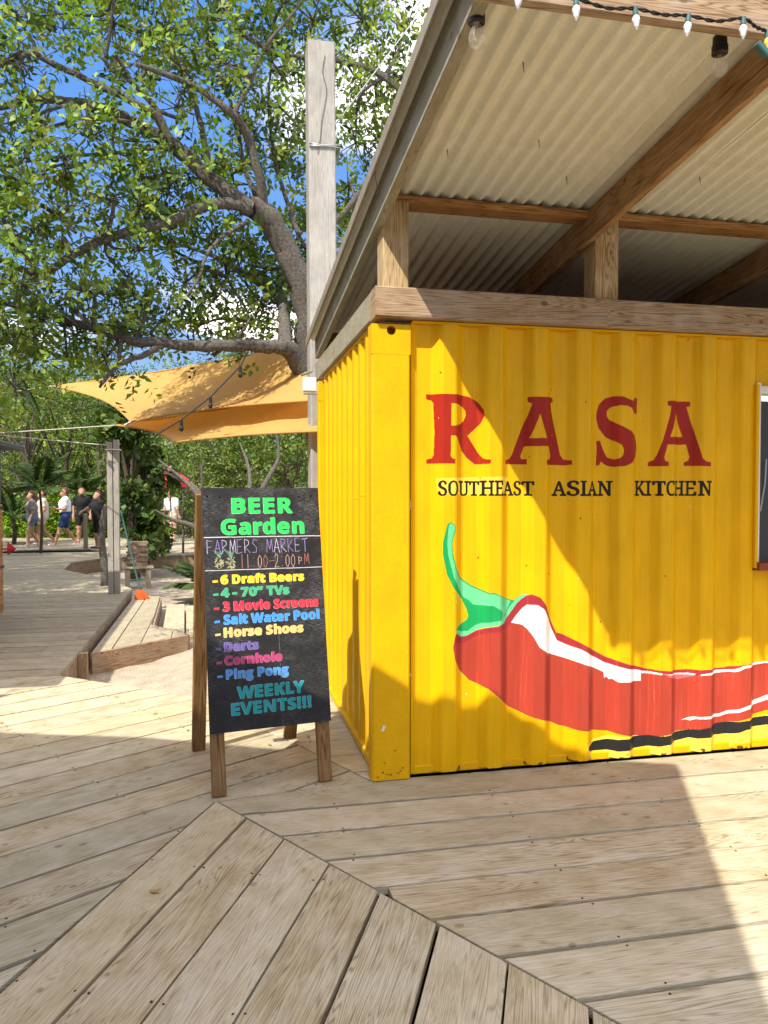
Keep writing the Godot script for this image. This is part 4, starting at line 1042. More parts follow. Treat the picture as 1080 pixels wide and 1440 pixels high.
# ------------------------------------------------------------------ chalkboard easel
func chalk_texture() -> ImageTexture:
	var w := 700
	var h := 1385
	var buf := PackedByteArray()
	buf.resize(w * h * 3)
	var fib := noise(91, 1.0, 3)
	var smear := noise(92, 1.0, 4)
	var patch := noise(93, 1.0, 3)
	for y in h:
		for x in w:
			var u := float(x) / w
			var v := float(y) / w
			var f := maxf(0.0, fib.get_noise_2d(u * 16.0, v * 260.0) + 0.12)
			var s := maxf(0.0, smear.get_noise_2d(u * 5.0 + v * 2.0, v * 7.0 - u * 2.0) + 0.05)
			var p := clampf(0.55 + patch.get_noise_2d(u * 2.2, v * 2.2) * 1.2, 0.0, 1.0)
			var k := 0.010 + (0.15 * f * f * (0.4 + 1.4 * p) + 0.07 * s * (0.3 + f)) * (0.25 + p)
			# lower third is cleaner paint
			if v > 1.45: k = 0.011 + (k - 0.011) * 0.45
			var g := to_srgb(k)
			var o := (y * w + x) * 3
			buf[o] = byte(g); buf[o + 1] = byte(g); buf[o + 2] = byte(g * 1.03)
	var px := w / 0.685
	var at := func(lx: float, ly: float) -> Vector2: return Vector2(lx * px, -ly * px)
	var r := RandomNumberGenerator.new()
	r.seed = 3
	# ruled lines and the board joint
	var white := [205, 205, 208]
	stroke(buf, w, h, [at.call(0.006, -0.283), at.call(0.20, -0.284), at.call(0.685, -0.288)], 5.0, white)
	stroke(buf, w, h, [at.call(0.006, -0.470), at.call(0.3, -0.4715), at.call(0.685, -0.473)], 4.0, white)
	for i in 90:
		var y0 := r.randf() * 1.34
		stroke(buf, w, h, [at.call(0.405 + r.randf_range(-0.0015, 0.0015), -y0), at.call(0.405, -y0 - r.randf_range(0.004, 0.03))], r.randf_range(1.0, 2.2), [118, 120, 122])
	# chalk writing: FARMERS MARKET / 11:00 - 2:00 pm, strokes in a unit cell per letter
	var L := {"F": [[0, 0, 0, 1], [0, 0, 0.8, 0.05], [0, 0.5, 0.6, 0.5]], "A": [[0, 1, 0.45, 0, 0.9, 1], [0.2, 0.65, 0.75, 0.62]], "R": [[0, 0, 0.02, 1], [0, 0, 0.6, 0.1, 0.65, 0.35, 0.05, 0.55], [0.1, 0.55, 0.85, 1]], "M": [[0, 1, 0.12, 0, 0.5, 0.75, 0.8, 0, 0.95, 1]], "E": [[0, 0, 0, 1, 0.75, 0.95], [0, 0, 0.75, 0], [0, 0.5, 0.6, 0.48]], "S": [[0.8, 0.1, 0.3, 0, 0.1, 0.25, 0.7, 0.6, 0.65, 0.92, 0.05, 0.95]], "K": [[0, 0, 0, 1], [0.75, 0.05, 0.05, 0.55, 0.8, 1]], "T": [[0, 0.05, 0.9, 0], [0.45, 0.02, 0.45, 1]],
		"1": [[0.3, 0, 0.3, 1]], "0": [[0.45, 0.1, 0.1, 0.35, 0.1, 0.8, 0.45, 1, 0.8, 0.7, 0.8, 0.3, 0.45, 0.1]], "2": [[0.1, 0.25, 0.4, 0.0, 0.75, 0.2, 0.6, 0.55, 0.05, 0.98, 0.9, 0.95]], ":": [[0.4, 0.2, 0.45, 0.28], [0.4, 0.85, 0.45, 0.92]], "-": [[0.0, 0.55, 1.2, 0.5]], "P": [[0, 0.3, 0, 1], [0, 0.3, 0.6, 0.4, 0.5, 0.65, 0, 0.7]]}
	var write := func(text: String, x0: float, x1: float, y0: float, y1: float, c: Array, c2: Array) -> void:
		var n := text.length()
		for i in n:
			var ch := text[i]
			if not L.has(ch): continue
			var cx := lerpf(x0, x1, float(i) / n)
			var cw := (x1 - x0) / n * 0.86
			for s in L[ch]:
				var pts := []
				for q in range(0, s.size(), 2): pts.append(at.call(cx + s[q] * cw, lerpf(y0, y1, s[q + 1] + r.randf_range(-0.03, 0.03))))
				stroke(buf, w, h, pts, 3.2, c if r.randf() < 0.6 else c2)
	write.call("FARMERS MARKET", 0.020, 0.612, -0.300, -0.378, [150, 128, 190], [196, 186, 214])
	write.call("11:00-2:00", 0.205, 0.530, -0.385, -0.465, [170, 105, 95], [192, 150, 142])
	write.call("PM", 0.545, 0.612, -0.39, -0.452, [170, 105, 95], [192, 150, 142])
	# two chalk pineapples
	for cx in [0.085, 0.150]:
		for i in 46:
			var a := r.randf() * TAU
			var rr := sqrt(r.randf())
			var p := Vector2(cx + cos(a) * rr * 0.024, -0.428 + sin(a) * rr * 0.036)
			stroke(buf, w, h, [at.call(p.x, p.y), at.call(p.x + r.randf_range(-0.012, 0.012), p.y + r.randf_range(-0.012, 0.012))], 2.5, [188, 186, 128] if r.randf() < 0.7 else [206, 205, 170])
		for i in 7:
			stroke(buf, w, h, [at.call(cx + r.randf_range(-0.01, 0.01), -0.395), at.call(cx + (i - 3) * 0.010, -0.368 + absf(i - 3) * 0.004)], 2.5, [120, 172, 140])
	# painted lettering, worn at the edges
	var rows := [
		["BEER", 0.165, 0.525, -0.147, 0.086, [0.03, 0.62, 0.11]],
		["Garden", 0.101, 0.590, -0.269, 0.088, [0.03, 0.62, 0.11]],
		["6 Draft Beers", 0.088, 0.573, -0.546, 0.047, [0.82, 0.58, 0.02]],
		["4 - 70\u201d TVs", 0.086, 0.482, -0.619, 0.047, [0.05, 0.40, 0.18]],
		["3 Movie Screens", 0.094, 0.652, -0.698, 0.050, [0.70, 0.03, 0.06]],
		["Salt Water Pool", 0.096, 0.654, -0.771, 0.051, [0.05, 0.28, 0.80]],
		["Horse Shoes", 0.094, 0.553, -0.841, 0.049, [0.82, 0.50, 0.16]],
		["Darts", 0.094, 0.290, -0.918, 0.047, [0.13, 0.095, 0.32]],
		["Cornhole", 0.093, 0.421, -0.993, 0.048, [0.42, 0.045, 0.15]],
		["Ping Pong", 0.097, 0.455, -1.069, 0.049, [0.08, 0.27, 0.62]],
		["WEEKLY", 0.154, 0.540, -1.180, 0.062, [0.01, 0.28, 0.30]],
		["EVENTS!!!", 0.119, 0.578, -1.267, 0.062, [0.01, 0.28, 0.30]]]
	var font := bold("Droid Sans", 700)
	var cap := text_mesh("E", font, 48).get_aabb()
	for k in rows.size():
		var row: Array = rows[k]
		var tm := text_mesh(row[0], font, 48)
		var arr := tm.surface_get_arrays(0)
		var vs: PackedVector3Array = arr[Mesh.ARRAY_VERTEX]
		var idx: PackedInt32Array = arr[Mesh.ARRAY_INDEX]
		var x_lo := 1e9
		var x_hi := -1e9
		for p in vs:
			x_lo = minf(x_lo, p.x); x_hi = maxf(x_hi, p.x)
		var col := [byte(to_srgb(row[5][0])), byte(to_srgb(row[5][1])), byte(to_srgb(row[5][2]))]
		var pale := [int(lerpf(col[0], 215, 0.6)), int(lerpf(col[1], 215, 0.6)), int(lerpf(col[2], 215, 0.6))]
		for ring in [[0.0036, pale, Vector2(-0.0010, -0.0006)], [0.0028, col, Vector2.ZERO], [0.0014, col, Vector2.ZERO]]:
			for d in 8:
				var o2: Vector2 = Vector2.from_angle(TAU * d / 8) * ring[0] + ring[2]
				for t in range(0, idx.size(), 3):
					var pts := PackedVector2Array()
					for q in 3:
						var p := vs[idx[t + q]]
						pts.append(at.call(lerpf(row[1] + 0.004, row[2] - 0.004, (p.x - x_lo) / (x_hi - x_lo)) + o2.x, row[3] + (p.y - cap.position.y) / cap.size.y * row[4] + o2.y))
					fill_poly(buf, w, h, pts, ring[1])
		if k >= 2 and k <= 9:
			var dy: float = row[3] + row[4] * 0.30
			var dx := 0.046 + 0.001 * k
			stroke(buf, w, h, [at.call(dx, dy), at.call(dx + 0.020, dy + 0.001)], 0.013 * px, col)
	# scratches and grain through the paint
	var worn := noise(94, 1.0, 3)
	for y in h:
		for x in w:
			var q := worn.get_noise_2d(x * 0.012, y * 0.28)
			if q > 0.30:
				var o := (y * w + x) * 3
				var f := clampf((q - 0.30) * 2.2, 0.0, 0.55)
				buf[o] = int(lerpf(buf[o], 70, f)); buf[o + 1] = int(lerpf(buf[o + 1], 70, f)); buf[o + 2] = int(lerpf(buf[o + 2], 70, f))
	return ImageTexture.create_from_image(Image.create_from_data(w, h, false, Image.FORMAT_RGB8, buf))

func easel() -> void:
	var tl := Vector3(-0.935, 1.666, -0.235)
	var ex := Vector3(0.986, 0.001, -0.167).normalized()
	var n := -Vector3(-0.164, -0.182, -0.969).normalized()
	var ey := n.cross(ex).normalized()
	var o := Transform3D(Basis(ex, ey, n), tl)
	var base := Vector3(-0.62, 0, -0.40)
	var e := thing("easel_sign", "black chalkboard A-frame sign with colourful BEER Garden lettering beside the yellow container", "sign", base)
	var inv := Transform3D(Basis(), -base)
	# front panel
	var st := begin()
	var wd := 0.685
	var hd := 1.355
	var t := 0.014
	quad(st, Vector3(0, 0, 0), Vector3(wd, 0, 0), Vector3(wd, -hd, 0), Vector3(0, -hd, 0), Vector3.BACK, Vector2(0, 0), Vector2(1, 0), Vector2(1, 1), Vector2(0, 1))
	for s in [[Vector3(0, 0, 0), Vector3(wd, 0, 0), Vector3.UP], [Vector3(0, -hd, 0), Vector3(wd, -hd, 0), Vector3.DOWN], [Vector3(0, 0, 0), Vector3(0, -hd, 0), Vector3.LEFT], [Vector3(wd, 0, 0), Vector3(wd, -hd, 0), Vector3.RIGHT]]:
		quad(st, s[0], s[1], s[1] + Vector3(0, 0, -t), s[0] + Vector3(0, 0, -t), s[2], Vector2(0.02, 0.99), Vector2(0.03, 0.99), Vector2(0.03, 0.995), Vector2(0.02, 0.995))
	quad(st, Vector3(0, 0, -t), Vector3(wd, 0, -t), Vector3(wd, -hd, -t), Vector3(0, -hd, -t), Vector3.FORWARD, Vector2(0.02, 0.95), Vector2(0.9, 0.95), Vector2(0.9, 0.99), Vector2(0.02, 0.99))
	var board_mat := mk("chalkboard", Color.WHITE, 0.62, chalk_texture())
	var panel := part("chalkboard", st.commit(), board_mat, e, inv * o)
	# screw heads
	for p in [Vector3(0.565, -0.055, 0), Vector3(0.638, -0.050, 0), Vector3(0.03, -0.05, 0), Vector3(0.10, -0.055, 0)]:
		st = begin()
		add_lathe(st, [Vector2(0.0, 0.002), Vector2(0.0045, 0.0016), Vector2(0.005, 0.0)], 8, Transform3D(Basis(Vector3.RIGHT, Vector3.BACK, Vector3.UP), p))
		part("screw", st.commit(), M.galvanised, panel)
	# front legs behind the panel, down to the deck
	var q := func(lx: float, ly: float, lz: float) -> Vector3: return o * Vector3(lx, ly, lz) - base
	for lx in [0.042, 0.640]:
		var top: Vector3 = q.call(lx, -0.03, -0.034)
		var foot: Vector3 = q.call(lx, -1.690, -0.034)
		foot.y = 0.004
		bar("leg", e, M.easel_wood, top, foot, 0.076, 0.036, 0.004, n)
	# back legs
	var bl := Vector3(-0.973, 0.004, -0.765) - base
	var br := Vector3(-0.382, 0.004, -0.905) - base
	var n2 := -Vector3(0.2, -0.35, 0.9).normalized()
	bar("leg", e, M.easel_wood, q.call(0.020, -0.02, -0.085), bl, 0.082, 0.040, 0.004, n2)
	bar("leg", e, M.easel_wood, q.call(0.665, -0.02, -0.085), br, 0.082, 0.040, 0.004, n2)
	bar("cross_bar", e, M.easel_wood, q.call(0.05, -0.9, -0.30), q.call(0.64, -0.9, -0.30), 0.06, 0.03, 0.004)
	for lx in [0.10, 0.58]:
		st = begin()
		add_bar(st, Transform3D(), 0.06, 0.05, 0.006, 0.001)
		part("hinge", st.commit(), M.galvanised, e, Transform3D(o.basis, q.call(lx, 0.006, -0.06)))

# ------------------------------------------------------------------ foliage
func add_leaf(st: SurfaceTool, base: Vector3, dir: Vector3, nrm: Vector3, l: float, w: float, shade: float) -> void:
	var side := dir.cross(nrm).normalized()
	nrm = side.cross(dir).normalized()
	var m := base + dir * l * 0.5 - nrm * w * 0.14
	var a := base + dir * l * 0.48 - side * w * 0.5
	var b := base + dir * l * 0.48 + side * w * 0.5
	var t := base + dir * l - nrm * l * 0.10
	st.set_color(Color(shade, shade, shade))
	for v in [base, a, m, base, m, b, a, t, m, m, t, b]:
		st.set_normal(nrm)
		st.add_vertex(v)

# a twig with leaves, about its own origin, growing along +y
func sprig(seed_: int, count: int, twig: float, l: float, w: float, spread := 0.9) -> ArrayMesh:
	var r := RandomNumberGenerator.new()
	r.seed = seed_
	var st := begin()
	for i in count:
		var f := (i + 0.6) / count
		var a := i * 2.4 + r.randf_range(-0.4, 0.4)
		var out := Vector3(cos(a), 0, sin(a))
		var p := Vector3(0, f * twig, 0) + out * r.randf_range(0.0, 0.02)
		var d := (out * spread + Vector3(0, r.randf_range(0.1, 0.9), 0) + Vector3(r.randf() - 0.5, r.randf() - 0.5, r.randf() - 0.5) * 0.7).normalized()
		var n := (Vector3.UP + Vector3(r.randf() - 0.5, r.randf() - 0.5, r.randf() - 0.5) * 1.3).normalized()
		if absf(n.dot(d)) > 0.95: n = Vector3.RIGHT
		add_leaf(st, p, d, n, l * r.randf_range(0.7, 1.15), w * r.randf_range(0.75, 1.15), r.randf_range(0.72, 1.2))
	return st.commit()

func crown(called: String, mesh: Mesh, m: Material, xfs: Array, cols: Array, parent: Node) -> MultiMeshInstance3D:
	var mm := MultiMesh.new()
	mm.transform_format = MultiMesh.TRANSFORM_3D
	mm.use_colors = true
	mm.mesh = mesh
	mm.instance_count = xfs.size()
	for i in xfs.size():
		mm.set_instance_transform(i, xfs[i])
		mm.set_instance_color(i, cols[i])
	var o := MultiMeshInstance3D.new()
	o.multimesh = mm
	o.material_override = m
	o.name = called
	o.set_meta("kind", "stuff")
	parent.add_child(o, true)
	return o

func turned(r: RandomNumberGenerator, at: Vector3, s: float, up := Vector3.UP, wild := 0.8) -> Transform3D:
	var y := (up + Vector3(r.randf() - 0.5, r.randf() - 0.5, r.randf() - 0.5) * 2.0 * wild).normalized()
	var x := y.cross(Vector3(r.randf() - 0.5, r.randf() - 0.5, r.randf() - 0.5)).normalized()
	return Transform3D(Basis(x * s, y * s, x.cross(y) * s), at)

func leaf_tint(r: RandomNumberGenerator) -> Color:
	var k := r.randf_range(0.65, 1.3)
	return Color(k * r.randf_range(0.85, 1.25), k, k * r.randf_range(0.7, 1.1))

func main_tree() -> void:
	var r := RandomNumberGenerator.new()
	r.seed = 77
	var base := Vector3(LIMBS[0][0][0], -0.40, LIMBS[0][0][2])
	var t := thing("shade_tree", "large spreading tree with crooked grey limbs arching over the orange sails", "tree", base)
	var nodes := []
	for k in LIMBS.size():
		var pts := []
		var rad := []
		for e in LIMBS[k]:
			pts.append(Vector3(e[0], e[1], e[2]) - base)
			rad.append(e[3] * (0.88 if k == 0 else 0.70))
			nodes.append(Vector3(e[0], e[1], e[2]) - base)
		if k == 0:
			pts[0].y = 0.0
			rad[0] *= 1.3
		var s := smooth(pts, rad, 5)
		for i in s[0].size():
			if i > 0 and i < s[0].size() - 1:
				s[0][i] += Vector3(r.randf() - 0.5, r.randf() - 0.5, r.randf() - 0.5) * s[1][i] * 0.35
				s[1][i] *= r.randf_range(0.92, 1.1)
		part("trunk" if k == 0 else "limb", tube_mesh(s[0], s[1], 10), M.bark, t)
	var xfs := [[], [], []]
	var cols := [[], [], []]
	var tw := begin()
	for c in CLUMPS:
		var centre := Vector3(c[0], c[1], c[2]) - base
		var rad: float = c[3]
		var n := int(52 * c[4] * clampf(rad / 0.33, 0.7, 2.2))
		# a branchlet from the nearest limb
		var near: Vector3 = nodes[0]
		for q in nodes:
			if (q as Vector3).distance_squared_to(centre) < near.distance_squared_to(centre): near = q
		var mid := (near + centre) / 2 + Vector3(r.randf() - 0.5, r.randf() - 0.2, r.randf() - 0.5) * 0.3
		var bs := smooth([near, mid, centre], [0.024, 0.018, 0.010], 4)
		add_tube(tw, bs[0], bs[1], 5, false)
		for i in 13:
			var e := centre + Vector3(r.randfn(), r.randfn() * 0.8, r.randfn()) * rad * 0.75
			var m2 := (centre + e) / 2 + Vector3(r.randf() - 0.5, r.randf() - 0.5, r.randf() - 0.5) * 0.2
			add_tube(tw, [centre, m2, e], [0.008, 0.006, 0.003], 4, false)
		for i in n:
			var d := Vector3(r.randfn(), r.randfn() * 0.8, r.randfn() * 1.25)
			var p := centre + d * rad * 0.62
			var which := r.randi() % 3
			xfs[which].append(turned(r, p, r.randf_range(0.75, 1.2), d.normalized() * 0.6 + Vector3(0, 0.3, 0)))
			cols[which].append(leaf_tint(r))
	var twp := part("twigs", tw.commit(), M.bark, t)
	twp.set_meta("kind", "stuff")
	for k in 3:
		crown("crown", sprig(100 + k, 7, 0.17, 0.094, 0.047), [M.leaf, M.leaf, M.leaf_deep][k], xfs[k], cols[k], t)
	# young bright shoot high in the tree
	var bx := []
	var bc := []
	for i in 34:
		bx.append(turned(r, Vector3(-1.94, 5.72, -2.55) - base + Vector3(r.randfn(), r.randfn() * 1.3, r.randfn()) * 0.11, 0.9))
		bc.append(Color(1.5, 1.4, 1.0))
	crown("young_shoot", sprig(110, 6, 0.14, 0.085, 0.04), M.leaf_bright, bx, bc, t)

# a background tree: stems, limbs and a crown of leaf sprigs in several clumps
func tree(called: String, label: String, at: Vector3, height: float, spread: float, m: Material, mesh: Mesh, density: int, seed_: int, group: String, bark: Material = null, low := 0.25) -> Node3D:
	var r := RandomNumberGenerator.new()
	r.seed = seed_
	var t := thing(called, label, "tree", at, group)
	var top := Vector3(r.randf_range(-0.3, 0.3) * spread, height * 0.72, r.randf_range(-0.3, 0.3) * spread)
	var bend := Vector3(r.randf_range(-0.25, 0.25), height * 0.35, r.randf_range(-0.25, 0.25)) * Vector3(spread, 1, spread) * 0.8
	var s := smooth([Vector3.ZERO, bend, top], [0.035 * height * 0.55 + 0.04, 0.03 * height * 0.5 + 0.02, 0.03], 5)
	var bk: Material = bark if bark else M.bark_dark
	part("trunk", tube_mesh(s[0], s[1], 8), bk, t)
	var xfs := []
	var cols := []
	var clumps := 7 + int(spread * 3)
	for k in clumps:
		var a := r.randf() * TAU
		var f := lerpf(low, 1.0, r.randf())
		var rr := spread * sqrt(r.randf()) * sqrt(clampf(1.25 - absf(f - 0.55) * 1.4, 0.1, 1.0))
		var c := Vector3(cos(a) * rr, f * height * 0.92, sin(a) * rr)
		var from: Vector3 = s[0][clampi(int(f * s[0].size() * 0.7), 1, s[0].size() - 2)]
		var ls := smooth([from, (from + c) / 2 + Vector3(r.randf() - 0.5, r.randf() * 0.4, r.randf() - 0.5) * spread * 0.3, c], [0.035 + 0.008 * height * 0.5, 0.03, 0.01], 4)
		part("limb", tube_mesh(ls[0], ls[1], 6), bk, t)
		var cr := spread * r.randf_range(0.30, 0.48)
		for i in density / clumps:
			var d := Vector3(r.randfn(), r.randfn() * 0.75, r.randfn())
			xfs.append(turned(r, c + d * cr * 0.6, r.randf_range(0.75, 1.3), d.normalized() * 0.5 + Vector3(0, 0.35, 0)))
			cols.append(leaf_tint(r))
	crown("crown", mesh, m, xfs, cols, t)
	return t

func frond_mesh(l: float, leaflet: float, droop: float, pairs: int, seed_: int, fan := false) -> ArrayMesh:
	var r := RandomNumberGenerator.new()
	r.seed = seed_
	var st := begin()
	var pts := []
	var rad := []
	for i in 9:
		var f := i / 8.0
		pts.append(Vector3(l * (f - 0.18 * droop * f * f), l * (0.42 * f - droop * f * f), 0))
		rad.append(lerpf(0.014, 0.003, f))
	st.set_color(Color(0.9, 1.0, 0.6))
	for i in 8:
		pass
	add_tube(st, pts, rad, 5, false)
	for i in pairs:
		var f := lerpf(0.12 if not fan else 0.9, 1.0, float(i) / (pairs - 1))
		var k := f * 8.0
		var j := mini(int(k), 7)
		var p: Vector3 = (pts[j] as Vector3).lerp(pts[j + 1], k - j)
		var t: Vector3 = ((pts[j + 1] as Vector3) - (pts[j] as Vector3)).normalized()
		var ll := leaflet * (sin(PI * clampf(f * 0.9 + 0.12, 0, 1)) * 0.8 + 0.2) * r.randf_range(0.9, 1.1)
		if fan: ll = leaflet
		for s in [-1.0, 1.0]:
			var d := (t * (0.75 if not fan else cos(PI * 0.8 * i / pairs)) + Vector3(0, -0.22 + r.randf_range(-0.1, 0.1), s * (0.9 if not fan else sin(PI * 0.8 * i / pairs)))).normalized()
			add_leaf(st, p, d, Vector3.UP, ll, 0.065 if not fan else 0.06, r.randf_range(0.8, 1.15))
	return st.commit()

func palm(label: String, at: Vector3, trunk_h: float, trunk_r: float, fronds: int, l: float, leaflet: float, droop: float, seed_: int, fan := false) -> void:
	var r := RandomNumberGenerator.new()
	r.seed = seed_
	var t := thing("palm", label, "palm", at, "palms in the garden")
	if trunk_h > 0.2:
		var s := smooth([Vector3.ZERO, Vector3(0.05, trunk_h * 0.5, 0.02), Vector3(0, trunk_h, 0)], [trunk_r * 1.25, trunk_r, trunk_r * 0.85], 5)
		part("trunk", tube_mesh(s[0], s[1], 9), M.bark_dark, t)
	var meshes := [frond_mesh(l, leaflet, droop, 34, seed_ + 1, fan), frond_mesh(l * 0.9, leaflet, droop * 1.25, 32, seed_ + 2, fan)]
	for i in fronds:
		var up := lerpf(0.9, -0.25, float(i) / fronds)
		part("frond", meshes[i % 2], M.leaf_palm, t, Transform3D(Basis(Vector3.UP, i * 2.4 + r.randf_range(-0.3, 0.3)) * Basis(Vector3.BACK, up + r.randf_range(-0.12, 0.12)), Vector3(0, trunk_h, 0)))

func spot(px: float, depth: float, y := 0.0) -> Vector3:
	# ground plan: metres ahead of the entrance and sideways, along the picture's main axis
	var side := (px - 540.0) / 1090.0 * depth
	return Vector3(-0.845 + 0.2098 * depth + 0.9777 * side, y, 4.262 - 0.9777 * depth + 0.2098 * side)

func garden() -> void:
	var fine := sprig(201, 8, 0.30, 0.15, 0.075)
	var small := sprig(202, 9, 0.22, 0.095, 0.05)
	var round_leaf := sprig(203, 6, 0.24, 0.15, 0.14)
	# near thicket of sea grape and mangrove across the court
	var thicket := [
		["sea_grape", "round-leaved sea grape tree behind the paired wooden posts", 190, 17.2, 3.9, 0.52, "r", 420],
		["sea_grape", "round-leaved sea grape tree under the orange sail left of the chalkboard", 203, 18.4, 3.7, 0.50, "r", 360],
		["mangrove_tree", "mangrove tree with crooked stems just behind the chalkboard", 342, 19.0, 4.6, 1.7, "s", 900],
		["mangrove_tree", "mangrove tree with crooked stems next to the far edge of the yellow container", 404, 18.6, 4.8, 1.8, "s", 900],
		["mangrove_tree", "mangrove tree hanging roots behind the container corner", 462, 20.5, 5.0, 1.8, "s", 700],
		["mangrove_tree", "dark mangrove tree between the sea grapes and the red umbrella", 268, 27.0, 5.2, 2.0, "s", 800],
		["garden_tree", "dark leafy tree behind the man in black", 148, 27.5, 6.0, 2.2, "s", 1100],
		["garden_tree", "leafy tree behind the walking man in white", 86, 29.0, 6.4, 2.4, "s", 1100],
		["garden_tree", "leafy tree at the left behind the slender palm", 22, 28.0, 6.4, 2.4, "s", 1100],
		["garden_tree", "leafy tree leaning in from the left edge", -60, 31.0, 6.0, 2.3, "s", 800]]
	for i in thicket.size():
		var g: Array = thicket[i]
		tree(g[0], g[1], spot(g[2], g[3], -0.3), g[4], g[5], M.leaf_mid if g[6] == "s" else M.leaf_deep, small if g[6] == "s" else round_leaf, g[7], 300 + i, "trees of the thicket", null, 0.14)
	# taller trees behind, closing the view
	var back := [[-30, 38, 9.5, 3.4], [48, 40, 9.8, 3.2], [112, 38, 9.0, 3.0], [180, 37, 8.8, 3.0], [246, 39, 9.2, 3.0], [312, 36, 8.8, 3.0], [376, 38, 9.4, 3.0], [440, 36, 9.6, 3.2], [510, 38, 9.6, 3.2]]
	var tell := ["leftmost tall tree in the far row", "second tall tree from the left in the far row", "third tall tree from the left in the far row", "fourth tall tree from the left in the far row", "tall tree of the far row above the red umbrella", "tall tree of the far row above the chalkboard's left edge", "tall tree of the far row above the chalkboard's right edge", "tall tree of the far row beside the container corner", "tall tree of the far row hidden behind the container"]
	for i in back.size():
		var b: Array = back[i]
		tree("tall_tree", tell[i], spot(b[0], b[1], -0.4), b[2], b[3], [M.leaf, M.leaf_deep][i % 2], fine, 1500, 340 + i, "far row of tall trees", null, 0.08)
	# a tree out of the picture to the left whose crown dapples the walkway
	var out := [[Vector3(-7.2, -0.3, -1.2), 5.6, 1.9, 900, "broad leafy tree just beyond the left edge of the picture beside the near deck"], [Vector3(-7.9, -0.3, -8.6), 7.0, 2.9, 3200, "broad leafy tree beyond the left edge behind the counter hut"], [Vector3(-9.2, -0.3, -13.0), 7.2, 3.0, 3200, "broad leafy tree beyond the left edge towards the promenade"], [Vector3(-12.4, -0.3, -17.2), 7.4, 3.0, 2600, "broad leafy tree beyond the left edge beside the promenade"]]
	for i in out.size():
		tree("almond_tree", out[i][4], out[i][0], out[i][1], out[i][2], M.leaf, fine, out[i][3], 391 + i, "leafy trees along the left of the walkway", M.bark, 0.45)
	# far wood, one mass
	var r := RandomNumberGenerator.new()
	r.seed = 399
	var xfs := []
	var cols := []
	for i in 9000:
		var p := spot(r.randf_range(-160, 640), r.randf_range(46, 54))
		p.y = -0.3 + pow(r.randf(), 1.2) * 8.5
		xfs.append(turned(r, p, r.randf_range(1.6, 2.6)))
		cols.append(leaf_tint(r))
	var far := crown("far_woodland", fine, M.leaf_deep, xfs, cols, self)
	far.set_meta("kind", "stuff")
	far.set_meta("label", "dense far woodland closing off the view behind the garden trees")
	far.set_meta("category", "woodland")
	# low sunlit planting along the promenade
	var tell2 := ["low lime green shrub nearest the left edge", "second lime green shrub from the left edge", "lime green shrub behind the couple", "lime green shrub between the couple and the man in white", "lime green shrub behind the man in white", "lime green shrub right behind the walking man's back", "lime green shrub between the two groups of people", "lime green shrub behind the wooden stump post", "lime green shrub behind the man in black shorts"]
	var lawn := sprig(204, 8, 0.26, 0.16, 0.075)
	for i in 9:
		var at := spot(14 + i * 16.5, 27.4 + 0.5 * (i % 2), -0.1)
		var s := thing("lime_shrub", tell2[i], "shrub", at, "lime green shrubs along the promenade")
		xfs = []
		cols = []
		for k in 210:
			var d := Vector3(r.randfn() * 0.27, 0, r.randfn() * 0.24)
			d.y = r.randf() * (1.45 - d.length() * 0.8)
			xfs.append(turned(r, d, r.randf_range(0.7, 1.2), Vector3.UP, 0.5))
			cols.append(leaf_tint(r))
		crown("foliage", lawn, M.leaf_lawn, xfs, cols, s)
		var st := begin()
		for k in 6:
			add_tube(st, [Vector3(0, 0, 0), Vector3(r.randfn() * 0.15, 0.7, r.randfn() * 0.15)], [0.012, 0.005], 5, false)
		part("stem", st.commit(), M.bark_dark, s)
	palm("slender black-stemmed palm standing in front of the couple", spot(56, 20.4, -0.06), 1.75, 0.035, 11, 1.25, 0.40, 0.30, 401)
	palm("fan palm behind the man in black", spot(112, 26.6, -0.1), 1.6, 0.06, 12, 1.3, 0.42, 0.25, 411)
	palm("small leafy palm in the sunken court left of the chalkboard", spot(286, 14.0, -0.36), 0.25, 0.04, 11, 0.85, 0.30, 0.35, 421)
	palm("coconut palm with drooping fronds at the left edge", spot(-62, 15.5, -0.3), 4.6, 0.11, 14, 2.4, 0.62, 0.62, 431)
	palm("low bushy palm behind the dark shutter of the hut", spot(18, 24.0, -0.1), 0.9, 0.06, 12, 1.5, 0.45, 0.35, 441)
	# leaning bare limbs behind the easel
	var lb := spot(330, 14.6, -0.36)
	var lean := thing("leaning_mangrove", "bare pale mangrove limbs leaning left from behind the chalkboard", "tree", lb)
	var paths := [[[330, 14.6, -0.36], [300, 14.6, 0.9], [278, 14.6, 1.55], [253, 14.8, 1.92], [223, 15.0, 2.25]], [[305, 14.6, 0.6], [280, 14.7, 1.60], [255, 14.9, 1.85], [232, 15.2, 2.02]], [[315, 14.6, 0.2], [278, 14.5, 0.92], [244, 14.4, 1.10], [217, 14.3, 1.30]], [[330, 14.6, 0.5], [370, 14.8, 1.7], [392, 15.0, 2.3], [386, 15.1, 2.9]], [[330, 14.6, 0.3], [352, 15.2, 1.8], [338, 15.6, 2.6]]]
	for k in paths.size():
		var pts := []
		var rad := []
		for i in paths[k].size():
			var e: Array = paths[k][i]
			pts.append(spot(e[0], e[1], e[2]) - lb)
			rad.append(lerpf(0.075, 0.012, float(i) / (paths[k].size() - 1)))
		var s := smooth(pts, rad, 4)
		part("trunk" if k == 0 else "limb", tube_mesh(s[0], s[1], 8), M.bark, lean)

